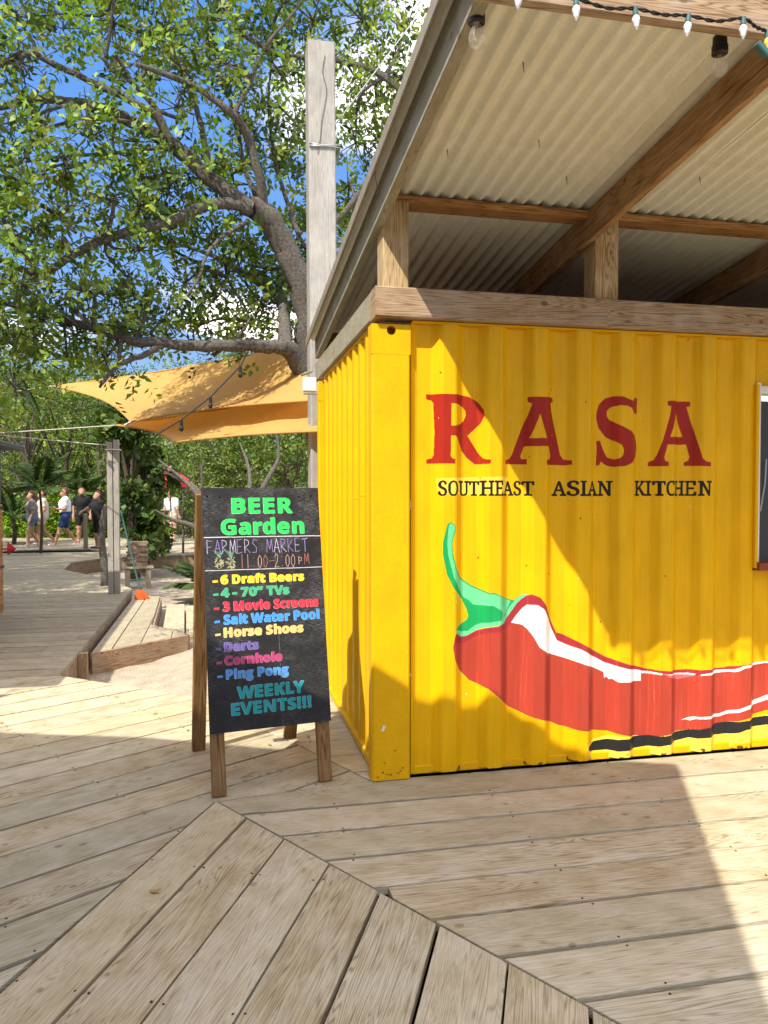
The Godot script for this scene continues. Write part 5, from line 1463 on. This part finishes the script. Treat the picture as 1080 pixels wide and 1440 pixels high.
# ------------------------------------------------------------------ sails, ropes, posts
func sail_mesh(q: Array, sag: float, base: Vector3, belly: float) -> ArrayMesh:
	var n := 22
	var c: Vector3 = (q[0] + q[1] + q[2] + q[3]) / 4
	var at := func(u: float, v: float) -> Vector3:
		var p: Vector3 = (q[0] as Vector3).lerp(q[1], u).lerp((q[3] as Vector3).lerp(q[2], u), v)
		var e := 4 * u * (1 - u) * pow(absf(2 * v - 1), 2.0) + 4 * v * (1 - v) * pow(absf(2 * u - 1), 2.0)
		p = p.lerp(c, sag * e)
		p.y -= belly * sin(PI * u) * sin(PI * v)
		p.y += 0.012 * sin(u * 23.0 + v * 9.0)
		return p - base
	var st := begin()
	for i in n:
		for j in n:
			var u0 := float(i) / n
			var u1 := float(i + 1) / n
			var v0 := float(j) / n
			var v1 := float(j + 1) / n
			for e in [[u0, v0], [u1, v0], [u1, v1], [u0, v0], [u1, v1], [u0, v1]]:
				st.set_smooth_group(0)
				st.add_vertex(at.call(e[0], e[1]))
	st.generate_normals()
	return st.commit()

func sail(label: String, q: Array, sag: float, belly: float) -> void:
	var base: Vector3 = q[3]
	var s := thing("shade_sail", label, "shade sail", base, "orange shade sails")
	part("cloth", sail_mesh(q, sag, base, belly), M.sail, s)
	var c: Vector3 = (q[0] + q[1] + q[2] + q[3]) / 4
	for k in 4:
		var pts := []
		var rad := []
		for i in 13:
			var u := i / 12.0
			var p: Vector3 = (q[k] as Vector3).lerp(q[(k + 1) % 4], u)
			pts.append(p.lerp(c, sag * 4 * u * (1 - u)) - base)
			rad.append(0.011)
		part("hem", tube_mesh(pts, rad, 6), M.sail, s)
	for k in 4:
		part("corner_ring", tube_mesh([q[k] - base, (q[k] as Vector3) + ((q[k] as Vector3) - c).normalized() * 0.09 - base], [0.014, 0.010], 8), M.galvanised, s)

func wood_post(called: String, label: String, at: Vector3, h: float, w: float, m: Material, group := "") -> Node3D:
	var p := thing(called, label, "post", at, group)
	bar("shaft", p, m, Vector3(0, 0, 0), Vector3(0, h, 0), w, w, 0.006)
	return p

func sails_and_posts() -> void:
	sail("upper orange shade sail with its long tip to the left", SAIL_A, 0.15, 0.12)
	sail("lower orange shade sail tucked under the larger one", SAIL_B, 0.13, 0.06)
	for i in SAIL_ROPES.size():
		var q: Array = SAIL_ROPES[i]
		var rad := []
		for p in q: rad.append(0.008)
		var o := part("guy_rope", tube_mesh(q, rad, 6), M.rope, self)
		tag(o, ["pale guy rope pulling the tip of the upper sail to the left", "pale guy rope pulling the tip of the lower sail to the left", "pale guy rope tied to the top of the paired wooden posts"][i], "rope", "guy ropes of the sails")
	# cable with little lamps under the sail
	var cb: Vector3 = LIGHT_CABLE[0]
	var cable := thing("festoon_cable", "black festoon cable with small hanging lamps under the upper orange sail", "string lights", cb)
	var pts := []
	var rad := []
	for p in LIGHT_CABLE:
		pts.append(p - cb)
		rad.append(0.008)
	part("wire", tube_mesh(pts, rad, 6), M.cable, cable)
	for k in [1, 2, 3]:
		var p: Vector3 = pts[k]
		var s := part("socket", lathe_mesh([Vector2(0, 0.0), Vector2(0.016, 0.0), Vector2(0.018, -0.055), Vector2(0.0, -0.056)], 10), M.cable, cable, Transform3D(Basis(), p + Vector3(0, -0.004, 0)))
		part("bulb", lathe_mesh([Vector2(0.012, -0.055), Vector2(0.022, -0.075), Vector2(0.024, -0.095), Vector2(0.012, -0.116), Vector2(0, -0.12)], 10), M.cable, s)
	# tall squared timber pole behind the container
	var pb := Vector3(0.175, -0.40, -3.30)
	var pole := thing("timber_pole", "tall pale grey squared timber pole behind the yellow container", "pole", pb)
	part("shaft", bar_mesh(6.32, 0.26, 0.26, 0.012), M.post_grey, pole, along(Vector3.ZERO, Vector3(-0.03, 6.32, 0), Vector3.RIGHT))
	var r := RandomNumberGenerator.new()
	r.seed = 15
	for k in 4:
		var loop := []
		var lr := []
		for i in 17:
			var a := TAU * i / 16
			var e := 0.145 / maxf(absf(cos(a)), absf(sin(a)))
			loop.append(Vector3(cos(a) * e, 5.30 + k * 0.022 + 0.03 * sin(a + k), sin(a) * e))
			lr.append(0.007)
		part("wire_wrap", tube_mesh(loop, lr, 5), M.galvanised, pole)
	for k in 1:
		var vine := []
		var vr := []
		var vx := r.randf_range(-0.09, 0.09)
		for i in 7:
			vx = clampf(vx + r.randf_range(-0.07, 0.07), -0.125, 0.125)
			vine.append(Vector3(vx, 5.25 + 0.155 * i, 0.138))
			vr.append(0.003)
		var s := smooth(vine, vr, 3)
		part("vine", tube_mesh(s[0], s[1], 5), M.bark, pole)
	part("stay_wire", tube_mesh([Vector3(0.13, 5.62, 0.0), Vector3(1.0, 6.75, 0.3)], [0.006, 0.006], 5), M.galvanised, pole)
	# paired posts at the edge of the walkway
	var pp := thing("paired_post", "tall weathered post of two timbers side by side at the walkway edge", "post", Vector3(-2.47, 0.0, -8.74))
	bar("timber", pp, M.post_grey, Vector3(-0.045, 0, 0), Vector3(-0.05, 2.42, 0), 0.085, 0.10, 0.006)
	bar("timber", pp, M.post_grey, Vector3(0.05, 0, 0.01), Vector3(0.05, 2.46, 0.01), 0.085, 0.09, 0.006)
	var w := []
	var wr := []
	for i in 17:
		w.append(Vector3(cos(TAU * i / 16) * 0.115, 2.30, sin(TAU * i / 16) * 0.08))
		wr.append(0.012)
	part("rope_lashing", tube_mesh(w, wr, 6), M.rope, pp)
	var tr := thing("bark_pole", "rough natural trunk pole standing just left of the paired posts", "pole", Vector3(-2.80, -0.36, -9.9))
	var ts := smooth([Vector3(-0.02, 0, 0), Vector3(0.03, 0.6, 0), Vector3(-0.02, 1.2, 0), Vector3(0.06, 1.75, 0)], [0.075, 0.065, 0.06, 0.05], 4)
	part("shaft", tube_mesh(ts[0], ts[1], 9), M.bark, tr)
	wood_post("stump_post", "short grey wooden post beside the man in black", spot(120, 22.0, 0.0), 1.0, 0.11, M.rafter_grey)
	var s1 := thing("stake", "thin pale stake among the bare mangrove limbs", "stake", spot(257, 20.5, 0.0), "thin stakes")
	part("shaft", tube_mesh([Vector3.ZERO, Vector3(0.02, 1.75, 0)], [0.03, 0.026], 8), M.bark, s1)
	var s2 := thing("stake", "thin tall pale stake rising behind the chalkboard's left edge", "stake", spot(284, 15.4, -0.36), "thin stakes")
	part("shaft", tube_mesh([Vector3.ZERO, Vector3(0.0, 2.55, 0)], [0.03, 0.022], 8), M.bark, s2)

# ------------------------------------------------------------------ court: bench, slabs, broom, umbrella
func pit_things() -> void:
	var at := Vector3(-2.44, -0.36, -12.15)
	var b := thing("low_bench", "small grey plank bench standing in the sand under the stacked slabs", "bench", at, "", 0.12)
	for k in 2:
		bar("seat_board", b, M.walk_board_2, Vector3(-0.30, 0.46, -0.09 + k * 0.18), Vector3(0.30, 0.46, -0.09 + k * 0.18), 0.172, 0.045, 0.005)
	for x in [-0.20, 0.20]:
		bar("leg", b, M.walk_board_0, Vector3(x, 0, 0), Vector3(x, 0.437, 0), 0.30, 0.10, 0.005, Vector3.RIGHT)
	bar("apron", b, M.walk_board_0, Vector3(-0.15, 0.39, 0.0), Vector3(0.15, 0.39, 0.0), 0.04, 0.09, 0.004)
	var tells := ["bottom slab of the brown stack on the bench", "second slab from the bottom of the brown stack", "third slab from the bottom of the brown stack", "fourth slab from the bottom of the brown stack", "fifth slab from the bottom of the brown stack", "sixth slab from the bottom of the brown stack", "seventh slab from the bottom of the brown stack", "eighth slab from the bottom of the brown stack", "ninth slab from the bottom of the brown stack", "top slab of the brown stack on the bench"]
	var y := 0.4835
	for i in 10:
		var h := rng.randf_range(0.045, 0.062)
		var w := rng.randf_range(0.38, 0.44)
		var st := begin()
		var poly := PackedVector2Array()
		for k in 10:
			var a := TAU * k / 10
			var e := 1.0 / maxf(absf(cos(a)), absf(sin(a)))
			poly.append(Vector2(cos(a) * e * w / 2, sin(a) * e * 0.14) * rng.randf_range(0.86, 1.03))
		add_plank(st, poly, h, h - 0.002, 0.010, Vector2.RIGHT, Vector2.ZERO)
		var o := part("stone_slab", st.commit(), M.stone, self, Transform3D(Basis(Vector3.UP, 0.12 + rng.randf_range(-0.12, 0.12)), at + Vector3(rng.randf_range(-0.02, 0.02), y - 0.0015, 0)))
		tag(o, tells[i], "slab", "stacked slabs on the bench")
		y += h - 0.001
	# broom standing against the paired posts
	var foot := Vector3(-2.045, -0.098, -8.75)
	var top := Vector3(-2.36, 1.34, -8.70)
	var br := thing("broom", "orange-bristled broom with a teal handle leaning on the paired posts", "broom", foot)
	var mteal := mk("teal_handle", lin(0.06, 0.16, 0.15), 0.45)
	var orange := mk("orange_bristle", lin(0.62, 0.11, 0.025), 0.8)
	var d := (top - foot).normalized()
	part("handle", tube_mesh([d * 0.16, top - foot], [0.014, 0.012], 8), mteal, br)
	part("collar", tube_mesh([d * 0.13, d * 0.19], [0.035, 0.02], 10), mteal, br)
	var st2 := begin()
	for i in 120:
		var a := rng.randf() * TAU
		var q := sqrt(rng.randf())
		var e := Vector3(cos(a) * q * 0.115, 0.004, sin(a) * q * 0.06)
		var o := d * 0.15 + Vector3(cos(a) * q * 0.045, 0, sin(a) * q * 0.03)
		add_tube(st2, [o, (o + e) / 2 + Vector3(0, 0.01, 0), e], [0.011, 0.012, 0.010], 5)
	part("bristles", st2.commit(), orange, br)
	# red umbrella and a wooden bin far behind
	var ub := spot(240, 21.0, 0.0)
	var um := thing("patio_umbrella", "red patio umbrella seen through the branches above the chalkboard's left side", "umbrella", ub)
	part("pole", tube_mesh([Vector3.ZERO, Vector3(0, 2.32, 0)], [0.025, 0.022], 8), M.white_plastic, um)
	var st3 := begin()
	for k in 8:
		var a0 := TAU * k / 8
		var a1 := TAU * (k + 1) / 8
		var p0 := Vector3(cos(a0) * 0.62, 1.86, sin(a0) * 0.62)
		var p1 := Vector3(cos(a1) * 0.62, 1.86, sin(a1) * 0.62)
		tri(st3, Vector3(0, 2.30, 0), p0, p1, p0 + p1)
		quad(st3, p0, p1, p1 + Vector3(0, -0.12, 0), p0 + Vector3(0, -0.12, 0), Vector3(p0.x + p1.x, 0, p0.z + p1.z))
	part("canopy", st3.commit(), M.red_cloth, um)
	var bin := thing("wooden_bin", "brown wooden bin on the promenade left of the chalkboard", "bin", spot(226, 23.4, 0.0))
	for k in 4:
		bar("slat", bin, M.lumber, Vector3(-0.21 + k * 0.14, 0.0, 0.22), Vector3(-0.21 + k * 0.14, 1.05, 0.22), 0.132, 0.022, 0.004, Vector3.BACK)
		bar("slat", bin, M.lumber, Vector3(-0.29, 0.0, -0.16 + k * 0.115), Vector3(-0.29, 1.05, -0.16 + k * 0.115), 0.022, 0.108, 0.004, Vector3.BACK)
		bar("slat", bin, M.lumber, Vector3(0.29, 0.0, -0.16 + k * 0.115), Vector3(0.29, 1.05, -0.16 + k * 0.115), 0.022, 0.108, 0.004, Vector3.BACK)
	bar("lid", bin, M.rafter_grey, Vector3(-0.33, 1.07, 0.02), Vector3(0.33, 1.07, 0.02), 0.52, 0.03, 0.004)

# ------------------------------------------------------------------ people: fields of tapered capsules meshed as surface nets
func cap_dist(p: Vector3, a: Vector3, b: Vector3, ra: float, rb: float) -> float:
	var ab := b - a
	var t := clampf((p - a).dot(ab) / maxf(ab.length_squared(), 1e-9), 0.0, 1.0)
	return p.distance_to(a + ab * t) - lerpf(ra, rb, t)

func field_mesh(bones: Array, cell: float, k: float) -> ArrayMesh:
	var lo := Vector3(1e9, 1e9, 1e9)
	var hi := -lo
	for b in bones:
		var rr: float = maxf(b[2], b[3]) + cell * 3
		lo = lo.min(b[0] - Vector3.ONE * rr).min(b[1] - Vector3.ONE * rr)
		hi = hi.max(b[0] + Vector3.ONE * rr).max(b[1] + Vector3.ONE * rr)
	var nx := int((hi.x - lo.x) / cell) + 2
	var ny := int((hi.y - lo.y) / cell) + 2
	var nz := int((hi.z - lo.z) / cell) + 2
	var f := PackedFloat32Array()
	f.resize(nx * ny * nz)
	f.fill(1.0)
	for b in bones:
		var rr: float = maxf(b[2], b[3]) + cell * 2.5 + k
		var l := ((b[0] as Vector3).min(b[1]) - Vector3.ONE * rr - lo) / cell
		var h := ((b[0] as Vector3).max(b[1]) + Vector3.ONE * rr - lo) / cell
		for z in range(maxi(0, int(l.z)), mini(nz, int(h.z) + 1)):
			for y in range(maxi(0, int(l.y)), mini(ny, int(h.y) + 1)):
				for x in range(maxi(0, int(l.x)), mini(nx, int(h.x) + 1)):
					var i := (z * ny + y) * nx + x
					var d := cap_dist(lo + Vector3(x, y, z) * cell, b[0], b[1], b[2], b[3])
					var e := f[i]
					var m := maxf(k - absf(d - e), 0.0) / k
					f[i] = minf(d, e) - m * m * k * 0.25
	var vid := {}
	var verts := PackedVector3Array()
	for z in nz - 1:
		for y in ny - 1:
			for x in nx - 1:
				var i := (z * ny + y) * nx + x
				var mask := 0
				var c := [i, i + 1, i + nx, i + nx + 1, i + nx * ny, i + nx * ny + 1, i + nx * ny + nx, i + nx * ny + nx + 1]
				for q in 8:
					if f[c[q]] < 0.0: mask += 1
				if mask == 0 or mask == 8: continue
				var s := Vector3.ZERO
				var n := 0
				for e in [[0, 1], [2, 3], [4, 5], [6, 7], [0, 2], [1, 3], [4, 6], [5, 7], [0, 4], [1, 5], [2, 6], [3, 7]]:
					var fa := f[c[e[0]]]
					var fb := f[c[e[1]]]
					if (fa < 0.0) != (fb < 0.0):
						var t := fa / (fa - fb)
						var pa := Vector3(e[0] & 1, (e[0] >> 1) & 1, e[0] >> 2)
						var pb := Vector3(e[1] & 1, (e[1] >> 1) & 1, e[1] >> 2)
						s += pa.lerp(pb, t)
						n += 1
				vid[i] = verts.size()
				verts.append(lo + (Vector3(x, y, z) + s / n) * cell)
	var st := begin()
	for v in verts:
		st.set_smooth_group(0)
		st.add_vertex(v)
	var steps := [1, nx, nx * ny]
	for z in range(1, nz - 1):
		for y in range(1, ny - 1):
			for x in range(1, nx - 1):
				var i := (z * ny + y) * nx + x
				for ax in 3:
					var a := f[i] < 0.0
					if a == (f[i + steps[ax]] < 0.0): continue
					var u: int = steps[(ax + 1) % 3]
					var w: int = steps[(ax + 2) % 3]
					var q := [i - u - w, i - w, i, i - u]
					if not (vid.has(q[0]) and vid.has(q[1]) and vid.has(q[2]) and vid.has(q[3])): continue
					var o := [0, 1, 2, 0, 2, 3] if not a else [0, 2, 1, 0, 3, 2]
					for e in o: st.add_index(vid[q[e]])
	st.generate_normals()
	return st.commit()

# joints in the person's own axes: +z is forward, y up
func person(label: String, at: Vector3, turn: float, look: Dictionary, group := "") -> void:
	var t := thing("person", label, "person", at, group, turn)
	var h: float = look.get("height", 1.74) / 1.74
	var J := {"hip": Vector3(0, 0.93, 0), "chest": Vector3(0, 1.27, 0.02), "neck": Vector3(0, 1.46, 0.0), "head": Vector3(0, 1.60, 0.03), "crown": Vector3(0, 1.655, 0.01),
		"sl": Vector3(0.18, 1.40, 0), "sr": Vector3(-0.18, 1.40, 0), "el": Vector3(0.24, 1.12, -0.03), "er": Vector3(-0.24, 1.12, -0.03), "wl": Vector3(0.25, 0.88, 0.06), "wr": Vector3(-0.25, 0.88, 0.06), "hl": Vector3(0.25, 0.79, 0.09), "hr": Vector3(-0.25, 0.79, 0.09),
		"pl": Vector3(0.095, 0.90, 0), "pr": Vector3(-0.095, 0.90, 0), "kl": Vector3(0.10, 0.49, 0.03), "kr": Vector3(-0.10, 0.49, 0.03), "al": Vector3(0.10, 0.08, -0.01), "ar": Vector3(-0.10, 0.08, -0.01), "tl": Vector3(0.11, 0.03, 0.16), "tr": Vector3(-0.11, 0.03, 0.16)}
	for q in look.get("pose", {}): J[q] = look.pose[q]
	for q in J: J[q] = (J[q] as Vector3) * h
	var body := [[J.hip, J.chest, 0.135, 0.15], [J.chest, J.neck, 0.14, 0.06], [J.sl, J.sr, 0.06, 0.06], [J.neck, J.head, 0.055, 0.06], [J.head + Vector3(0, -0.02, 0.02), J.crown, 0.078, 0.095], [J.head + Vector3(0, -0.05, 0.05), J.head + Vector3(0, -0.06, 0.06), 0.05, 0.05], [J.head + Vector3(0, 0.0, 0.10), J.head + Vector3(0, -0.02, 0.118), 0.012, 0.016]]
	for s in ["l", "r"]:
		body.append([J["s" + s], J["e" + s], 0.05, 0.04]); body.append([J["e" + s], J["w" + s], 0.04, 0.028])
		body.append([J["p" + s], J["k" + s], 0.088, 0.056]); body.append([J["k" + s], (J["k" + s] as Vector3).lerp(J["a" + s], 0.35), 0.056, 0.058]); body.append([(J["k" + s] as Vector3).lerp(J["a" + s], 0.35), J["a" + s], 0.058, 0.036])
		body.append([J["a" + s] + Vector3(0, -0.02, -0.03), J["t" + s], 0.04, 0.028])
		var hd: Vector3 = J["h" + s] - J["w" + s]
		body.append([J["w" + s], J["w" + s] + hd * 0.6, 0.026, 0.032])
		var across := hd.cross(Vector3.BACK).normalized()
		for fi in 4:
			body.append([J["w" + s] + hd * 0.55 + across * (fi - 1.5) * 0.018, J["h" + s] + hd * [0.5, 0.7, 0.6, 0.35][fi] + across * (fi - 1.5) * 0.024, 0.011, 0.009])
		body.append([J["w" + s] + hd * 0.2, J["w" + s] + hd * 0.7 + across * 0.055, 0.013, 0.010])
		body.append([J.head + Vector3(0.085 if s == "l" else -0.085, 0.0, 0.0), J.head + Vector3(0.092 if s == "l" else -0.092, 0.03, -0.01), 0.014, 0.014])
	var skin := mk("skin_%d" % get_child_count(), look.get("skin", lin(0.42, 0.22, 0.14)), 0.55)
	part("body", field_mesh(body, 0.023, 0.035), skin, t)
	var inflate := 0.022
	var shirt := [[J.hip + Vector3(0, 0.02, 0), J.chest, 0.135 + inflate, 0.15 + inflate], [J.chest, J.neck + Vector3(0, -0.05, 0), 0.14 + inflate, 0.075 + inflate], [J.sl, J.sr, 0.06 + inflate, 0.06 + inflate]]
	for s in ["l", "r"]:
		shirt.append([J["s" + s], (J["s" + s] as Vector3).lerp(J["e" + s], look.get("sleeve", 0.6)), 0.05 + inflate, 0.046 + inflate])
	part("shirt", field_mesh(shirt, 0.030, 0.05), look.shirt, t)
	var shorts := [[J.hip + Vector3(0, 0.06, 0), J.hip + Vector3(0, -0.02, 0), 0.145 + inflate, 0.135 + inflate]]
	for s in ["l", "r"]:
		shorts.append([J["p" + s], (J["p" + s] as Vector3).lerp(J["k" + s], look.get("leg", 0.72)), 0.088 + inflate, 0.062 + inflate])
	part("shorts", field_mesh(shorts, 0.026, 0.02), look.shorts, t)
	var hair := [[J.crown + Vector3(0, 0.025, -0.015), J.crown + Vector3(0, -0.02, -0.035), 0.092, 0.09]]
	if look.get("long_hair", false): hair.append([J.crown + Vector3(0, -0.05, -0.06), J.neck + Vector3(0, -0.12, -0.08), 0.07, 0.05])
	if look.get("beard", false): hair.append([J.head + Vector3(0.03, -0.075, 0.075), J.head + Vector3(-0.03, -0.075, 0.075), 0.034, 0.034])
	part("hair", field_mesh(hair, 0.020, 0.03), mk("hair_%d" % get_child_count(), look.get("hair", lin(0.05, 0.028, 0.016)), 0.7), t)
	for s in ["l", "r"]:
		var shoe := [[J["a" + s] + Vector3(0, -0.045, -0.045), J["t" + s] + Vector3(0, -0.006, 0.02), 0.034, 0.032]]
		part("shoe", field_mesh(shoe, 0.018, 0.02), look.get("shoe", M.white_plastic), t)

func people() -> void:
	var white_tee := mk("white_tee", lin(0.72, 0.74, 0.78), 0.9)
	var navy := mk("navy_cloth", lin(0.02, 0.05, 0.16), 0.9)
	var black := mk("black_cloth", lin(0.012, 0.012, 0.013), 0.9)
	var denim := mk("denim", lin(0.14, 0.20, 0.29), 0.9)
	var cream := mk("cream_cloth", lin(0.60, 0.52, 0.42), 0.9)
	var pattern := mottled("patterned_cloth", Vector3(0.45, 0.41, 0.36), Vector3(0.01, 0.01, 0.01), 0.33, 0.9, 97)
	var left := deg_to_rad(-78)      # walking to the left of the picture
	person("person in a white T-shirt and navy shorts walking left on the promenade", spot(92, 23.0, 0.0), left, {"shirt": white_tee, "shorts": navy, "height": 1.72, "hair": lin(0.10, 0.045, 0.02), "pose": {"kl": Vector3(0.10, 0.50, 0.17), "al": Vector3(0.10, 0.10, 0.30), "tl": Vector3(0.11, 0.06, 0.45), "kr": Vector3(-0.10, 0.49, -0.02), "ar": Vector3(-0.10, 0.13, -0.30), "tr": Vector3(-0.11, 0.04, -0.18), "el": Vector3(0.24, 1.13, 0.02), "wl": Vector3(0.16, 1.12, 0.27), "hl": Vector3(0.14, 1.15, 0.34), "er": Vector3(-0.25, 1.13, -0.10), "wr": Vector3(-0.26, 0.90, -0.16), "hr": Vector3(-0.26, 0.82, -0.17)}}, "people on the promenade")
	var cup := thing("drink_cup", "small pale green cup held by the person in white", "cup", spot(76.5, 23.0, 1.07))
	part("cup", lathe_mesh([Vector2(0.0, 0.0), Vector2(0.028, 0.0), Vector2(0.036, 0.12), Vector2(0.032, 0.12), Vector2(0.026, 0.01), Vector2(0, 0.01)], 12), M.leaf_lawn, cup)
	person("person in a black and cream patterned top and denim shorts walking left", spot(45, 22.6, 0.0), left, {"shirt": pattern, "shorts": denim, "height": 1.62, "leg": 0.45, "sleeve": 0.8, "long_hair": true, "skin": lin(0.45, 0.26, 0.17), "hair": lin(0.12, 0.06, 0.03), "pose": {"kl": Vector3(0.08, 0.50, 0.10), "al": Vector3(0.08, 0.08, 0.14), "tl": Vector3(0.09, 0.03, 0.30), "ar": Vector3(-0.08, 0.10, -0.20), "tr": Vector3(-0.09, 0.03, -0.06)}}, "people on the promenade")
	person("person in cream walking just behind the patterned top", spot(60.5, 23.6, 0.0), left, {"shirt": cream, "shorts": cream, "height": 1.66, "leg": 0.5, "hair": lin(0.06, 0.03, 0.02), "pose": {"kl": Vector3(0.08, 0.50, 0.16), "al": Vector3(0.08, 0.10, 0.10), "tl": Vector3(0.09, 0.05, 0.26), "ar": Vector3(-0.08, 0.12, -0.34), "tr": Vector3(-0.09, 0.04, -0.20)}}, "people on the promenade")
	person("bearded person in a black T-shirt facing the viewer behind the short post", spot(115, 24.4, 0.0), deg_to_rad(8), {"shirt": black, "shorts": black, "height": 1.74, "beard": true, "skin": lin(0.40, 0.21, 0.14), "shoe": M.black_steel}, "people on the promenade")
	person("person in black shirt and shorts reaching an arm out over the short post", spot(138, 22.2, 0.0), deg_to_rad(-52), {"shirt": black, "shorts": black, "height": 1.62, "leg": 0.9, "skin": lin(0.40, 0.22, 0.15), "shoe": M.rust, "pose": {"er": Vector3(-0.22, 1.22, 0.24), "wr": Vector3(-0.14, 1.14, 0.46), "hr": Vector3(-0.12, 1.08, 0.54)}}, "people on the promenade")
	person("person in white with a dark shoulder bag beyond the bare limbs", spot(241, 25.0, 0.0), deg_to_rad(150), {"shirt": white_tee, "shorts": cream, "height": 1.66, "leg": 0.4, "long_hair": true, "skin": lin(0.52, 0.30, 0.21), "hair": lin(0.25, 0.15, 0.06)}, "people on the promenade")

# ------------------------------------------------------------------ bulbs on the canopy
func lights_on_canopy() -> void:
	# two clear pendant lamps
	for e in [[Vector3(0.055, 3.292, 1.62), "clear round filament bulb in a black socket by the outer rafter"], [Vector3(1.019, 3.299, 1.62), "clear filament bulb in a black socket next to the middle rafter"]]:
		var l := thing("filament_bulb", e[1], "light bulb", e[0], "clear bulbs under the canopy")
		part("socket", lathe_mesh([Vector2(0, 0.075), Vector2(0.012, 0.075), Vector2(0.026, 0.062), Vector2(0.027, 0.03), Vector2(0.030, 0.028), Vector2(0.030, 0.0), Vector2(0.020, -0.004)], 16), M.black_steel, l)
		part("glass", lathe_mesh([Vector2(0.016, -0.002), Vector2(0.018, -0.016), Vector2(0.027, -0.036), Vector2(0.030, -0.052), Vector2(0.026, -0.070), Vector2(0.014, -0.082), Vector2(0, -0.085)], 18), M.bulb_glass, l)
		var st := begin()
		for k in 4:
			var a := TAU * k / 4
			add_tube(st, [Vector3(cos(a) * 0.004, -0.004, sin(a) * 0.004), Vector3(cos(a) * 0.011, -0.036, sin(a) * 0.011), Vector3(cos(a) * 0.005, -0.060, sin(a) * 0.005)], [0.0008, 0.0008, 0.0008], 4)
		part("filament", st.commit(), M.filament, l)
		part("cord", tube_mesh([Vector3(0, 0.07, 0), Vector3(0.0, 0.12, 0.06)], [0.005, 0.005], 6), M.cable, l)
	# faceted string lights along the front board
	var facet := mk("frosted_bulb", lin(0.80, 0.80, 0.82, 0.35), 0.15)
	facet.transparency = BaseMaterial3D.TRANSPARENCY_ALPHA
	var frosted := mk("frosted_white", lin(0.74, 0.75, 0.78), 0.25)
	var yellowish := mk("yellow_bulb", lin(0.85, 0.62, 0.14), 0.25)
	var teal := mk("teal_socket", lin(0.05, 0.13, 0.13), 0.5)
	var z := 1.772
	var base := Vector3(0.43, 3.50, z)
	var s := thing("string_lights", "twisted green string of faceted white bulbs along the front board", "string lights", base)
	var spots := [Vector3(0.153, 3.336, 1.772), Vector3(0.359, 3.325, 1.772), Vector3(0.580, 3.320, 1.772), Vector3(0.786, 3.322, 1.772), Vector3(1.005, 3.340, 1.772), Vector3(1.104, 3.307, 1.772)]
	var wires := begin()
	var all := [Vector3(-0.05, 3.62, z - 0.004)]
	for i in spots.size():
		all.append(spots[i])
		if i < spots.size() - 1: all.append((spots[i] + spots[i + 1]) / 2 + Vector3(0, -0.012 - 0.006 * (i % 2), 0.006))
	var rad := []
	for p in all: rad.append(0.0035)
	var sm := smooth(all, rad, 6)
	for k in 2:
		var tw := []
		for i in sm[0].size():
			tw.append((sm[0][i] as Vector3) - base + Vector3(0, cos(i * 1.3 + k * PI) * 0.004, sin(i * 1.3 + k * PI) * 0.004))
		part("wire", tube_mesh(tw, sm[1], 6), M.cable, s)
	for i in spots.size():
		var p: Vector3 = spots[i] - base
		var so := part("socket", lathe_mesh([Vector2(0, 0.004), Vector2(0.009, 0.004), Vector2(0.010, -0.022), Vector2(0.0, -0.023)], 10), teal, s, Transform3D(Basis(Vector3.BACK, 0.08 * (i % 3 - 1)), p))
		part("bulb", lathe_mesh([Vector2(0.007, -0.022), Vector2(0.0135, -0.032), Vector2(0.0145, -0.042), Vector2(0.009, -0.062), Vector2(0.003, -0.073), Vector2(0, -0.075)], 7), yellowish if i == spots.size() - 1 else frosted, so)
	part("plug", bar_mesh(0.06, 0.028, 0.022, 0.004), teal, s, Transform3D(Basis(Vector3.BACK, -0.7), Vector3(1.069, 3.226, 1.792) - base))

# ------------------------------------------------------------------ leaves on the boards
func litter() -> void:
	var r := RandomNumberGenerator.new()
	r.seed = 8
	var spots := [[-1.085, 1.010, "curled green-yellow leaf lying on the boards in the foreground", 0.055], [-1.287, -1.668, "orange leaf on the sunlit boards", 0.050], [-1.059, -1.168, "yellow leaf on the sunlit boards left of the easel leg", 0.045], [-1.845, -2.801, "orange leaf at the edge of the deck above the steps", 0.050], [-1.622, -2.206, "yellow leaf by the deck edge near the steps", 0.050], [-0.265, -0.903, "brown leaf behind the easel near the container", 0.050], [-0.538, -0.782, "yellow leaf under the chalkboard", 0.045], [-0.312, -0.447, "small yellow leaf between the easel legs", 0.035], [0.019, -0.536, "brown curled leaf against the bottom of the yellow container", 0.060], [-2.335, -1.624, "dry leaf on the sunlit boards at the left edge", 0.050]]
	for e in spots:
		var st := begin()
		add_leaf(st, Vector3(0, 0.004, 0), Vector3(1, 0.12, 0).normalized(), Vector3.UP, e[3], e[3] * 0.45, 1.0)
		var o := part("fallen_leaf", st.commit(), M.leaf_dry, self, Transform3D(Basis(Vector3.UP, r.randf() * TAU), Vector3(e[0], 0.0015, e[1])))
		tag(o, e[2], "leaf", "fallen leaves on the deck")
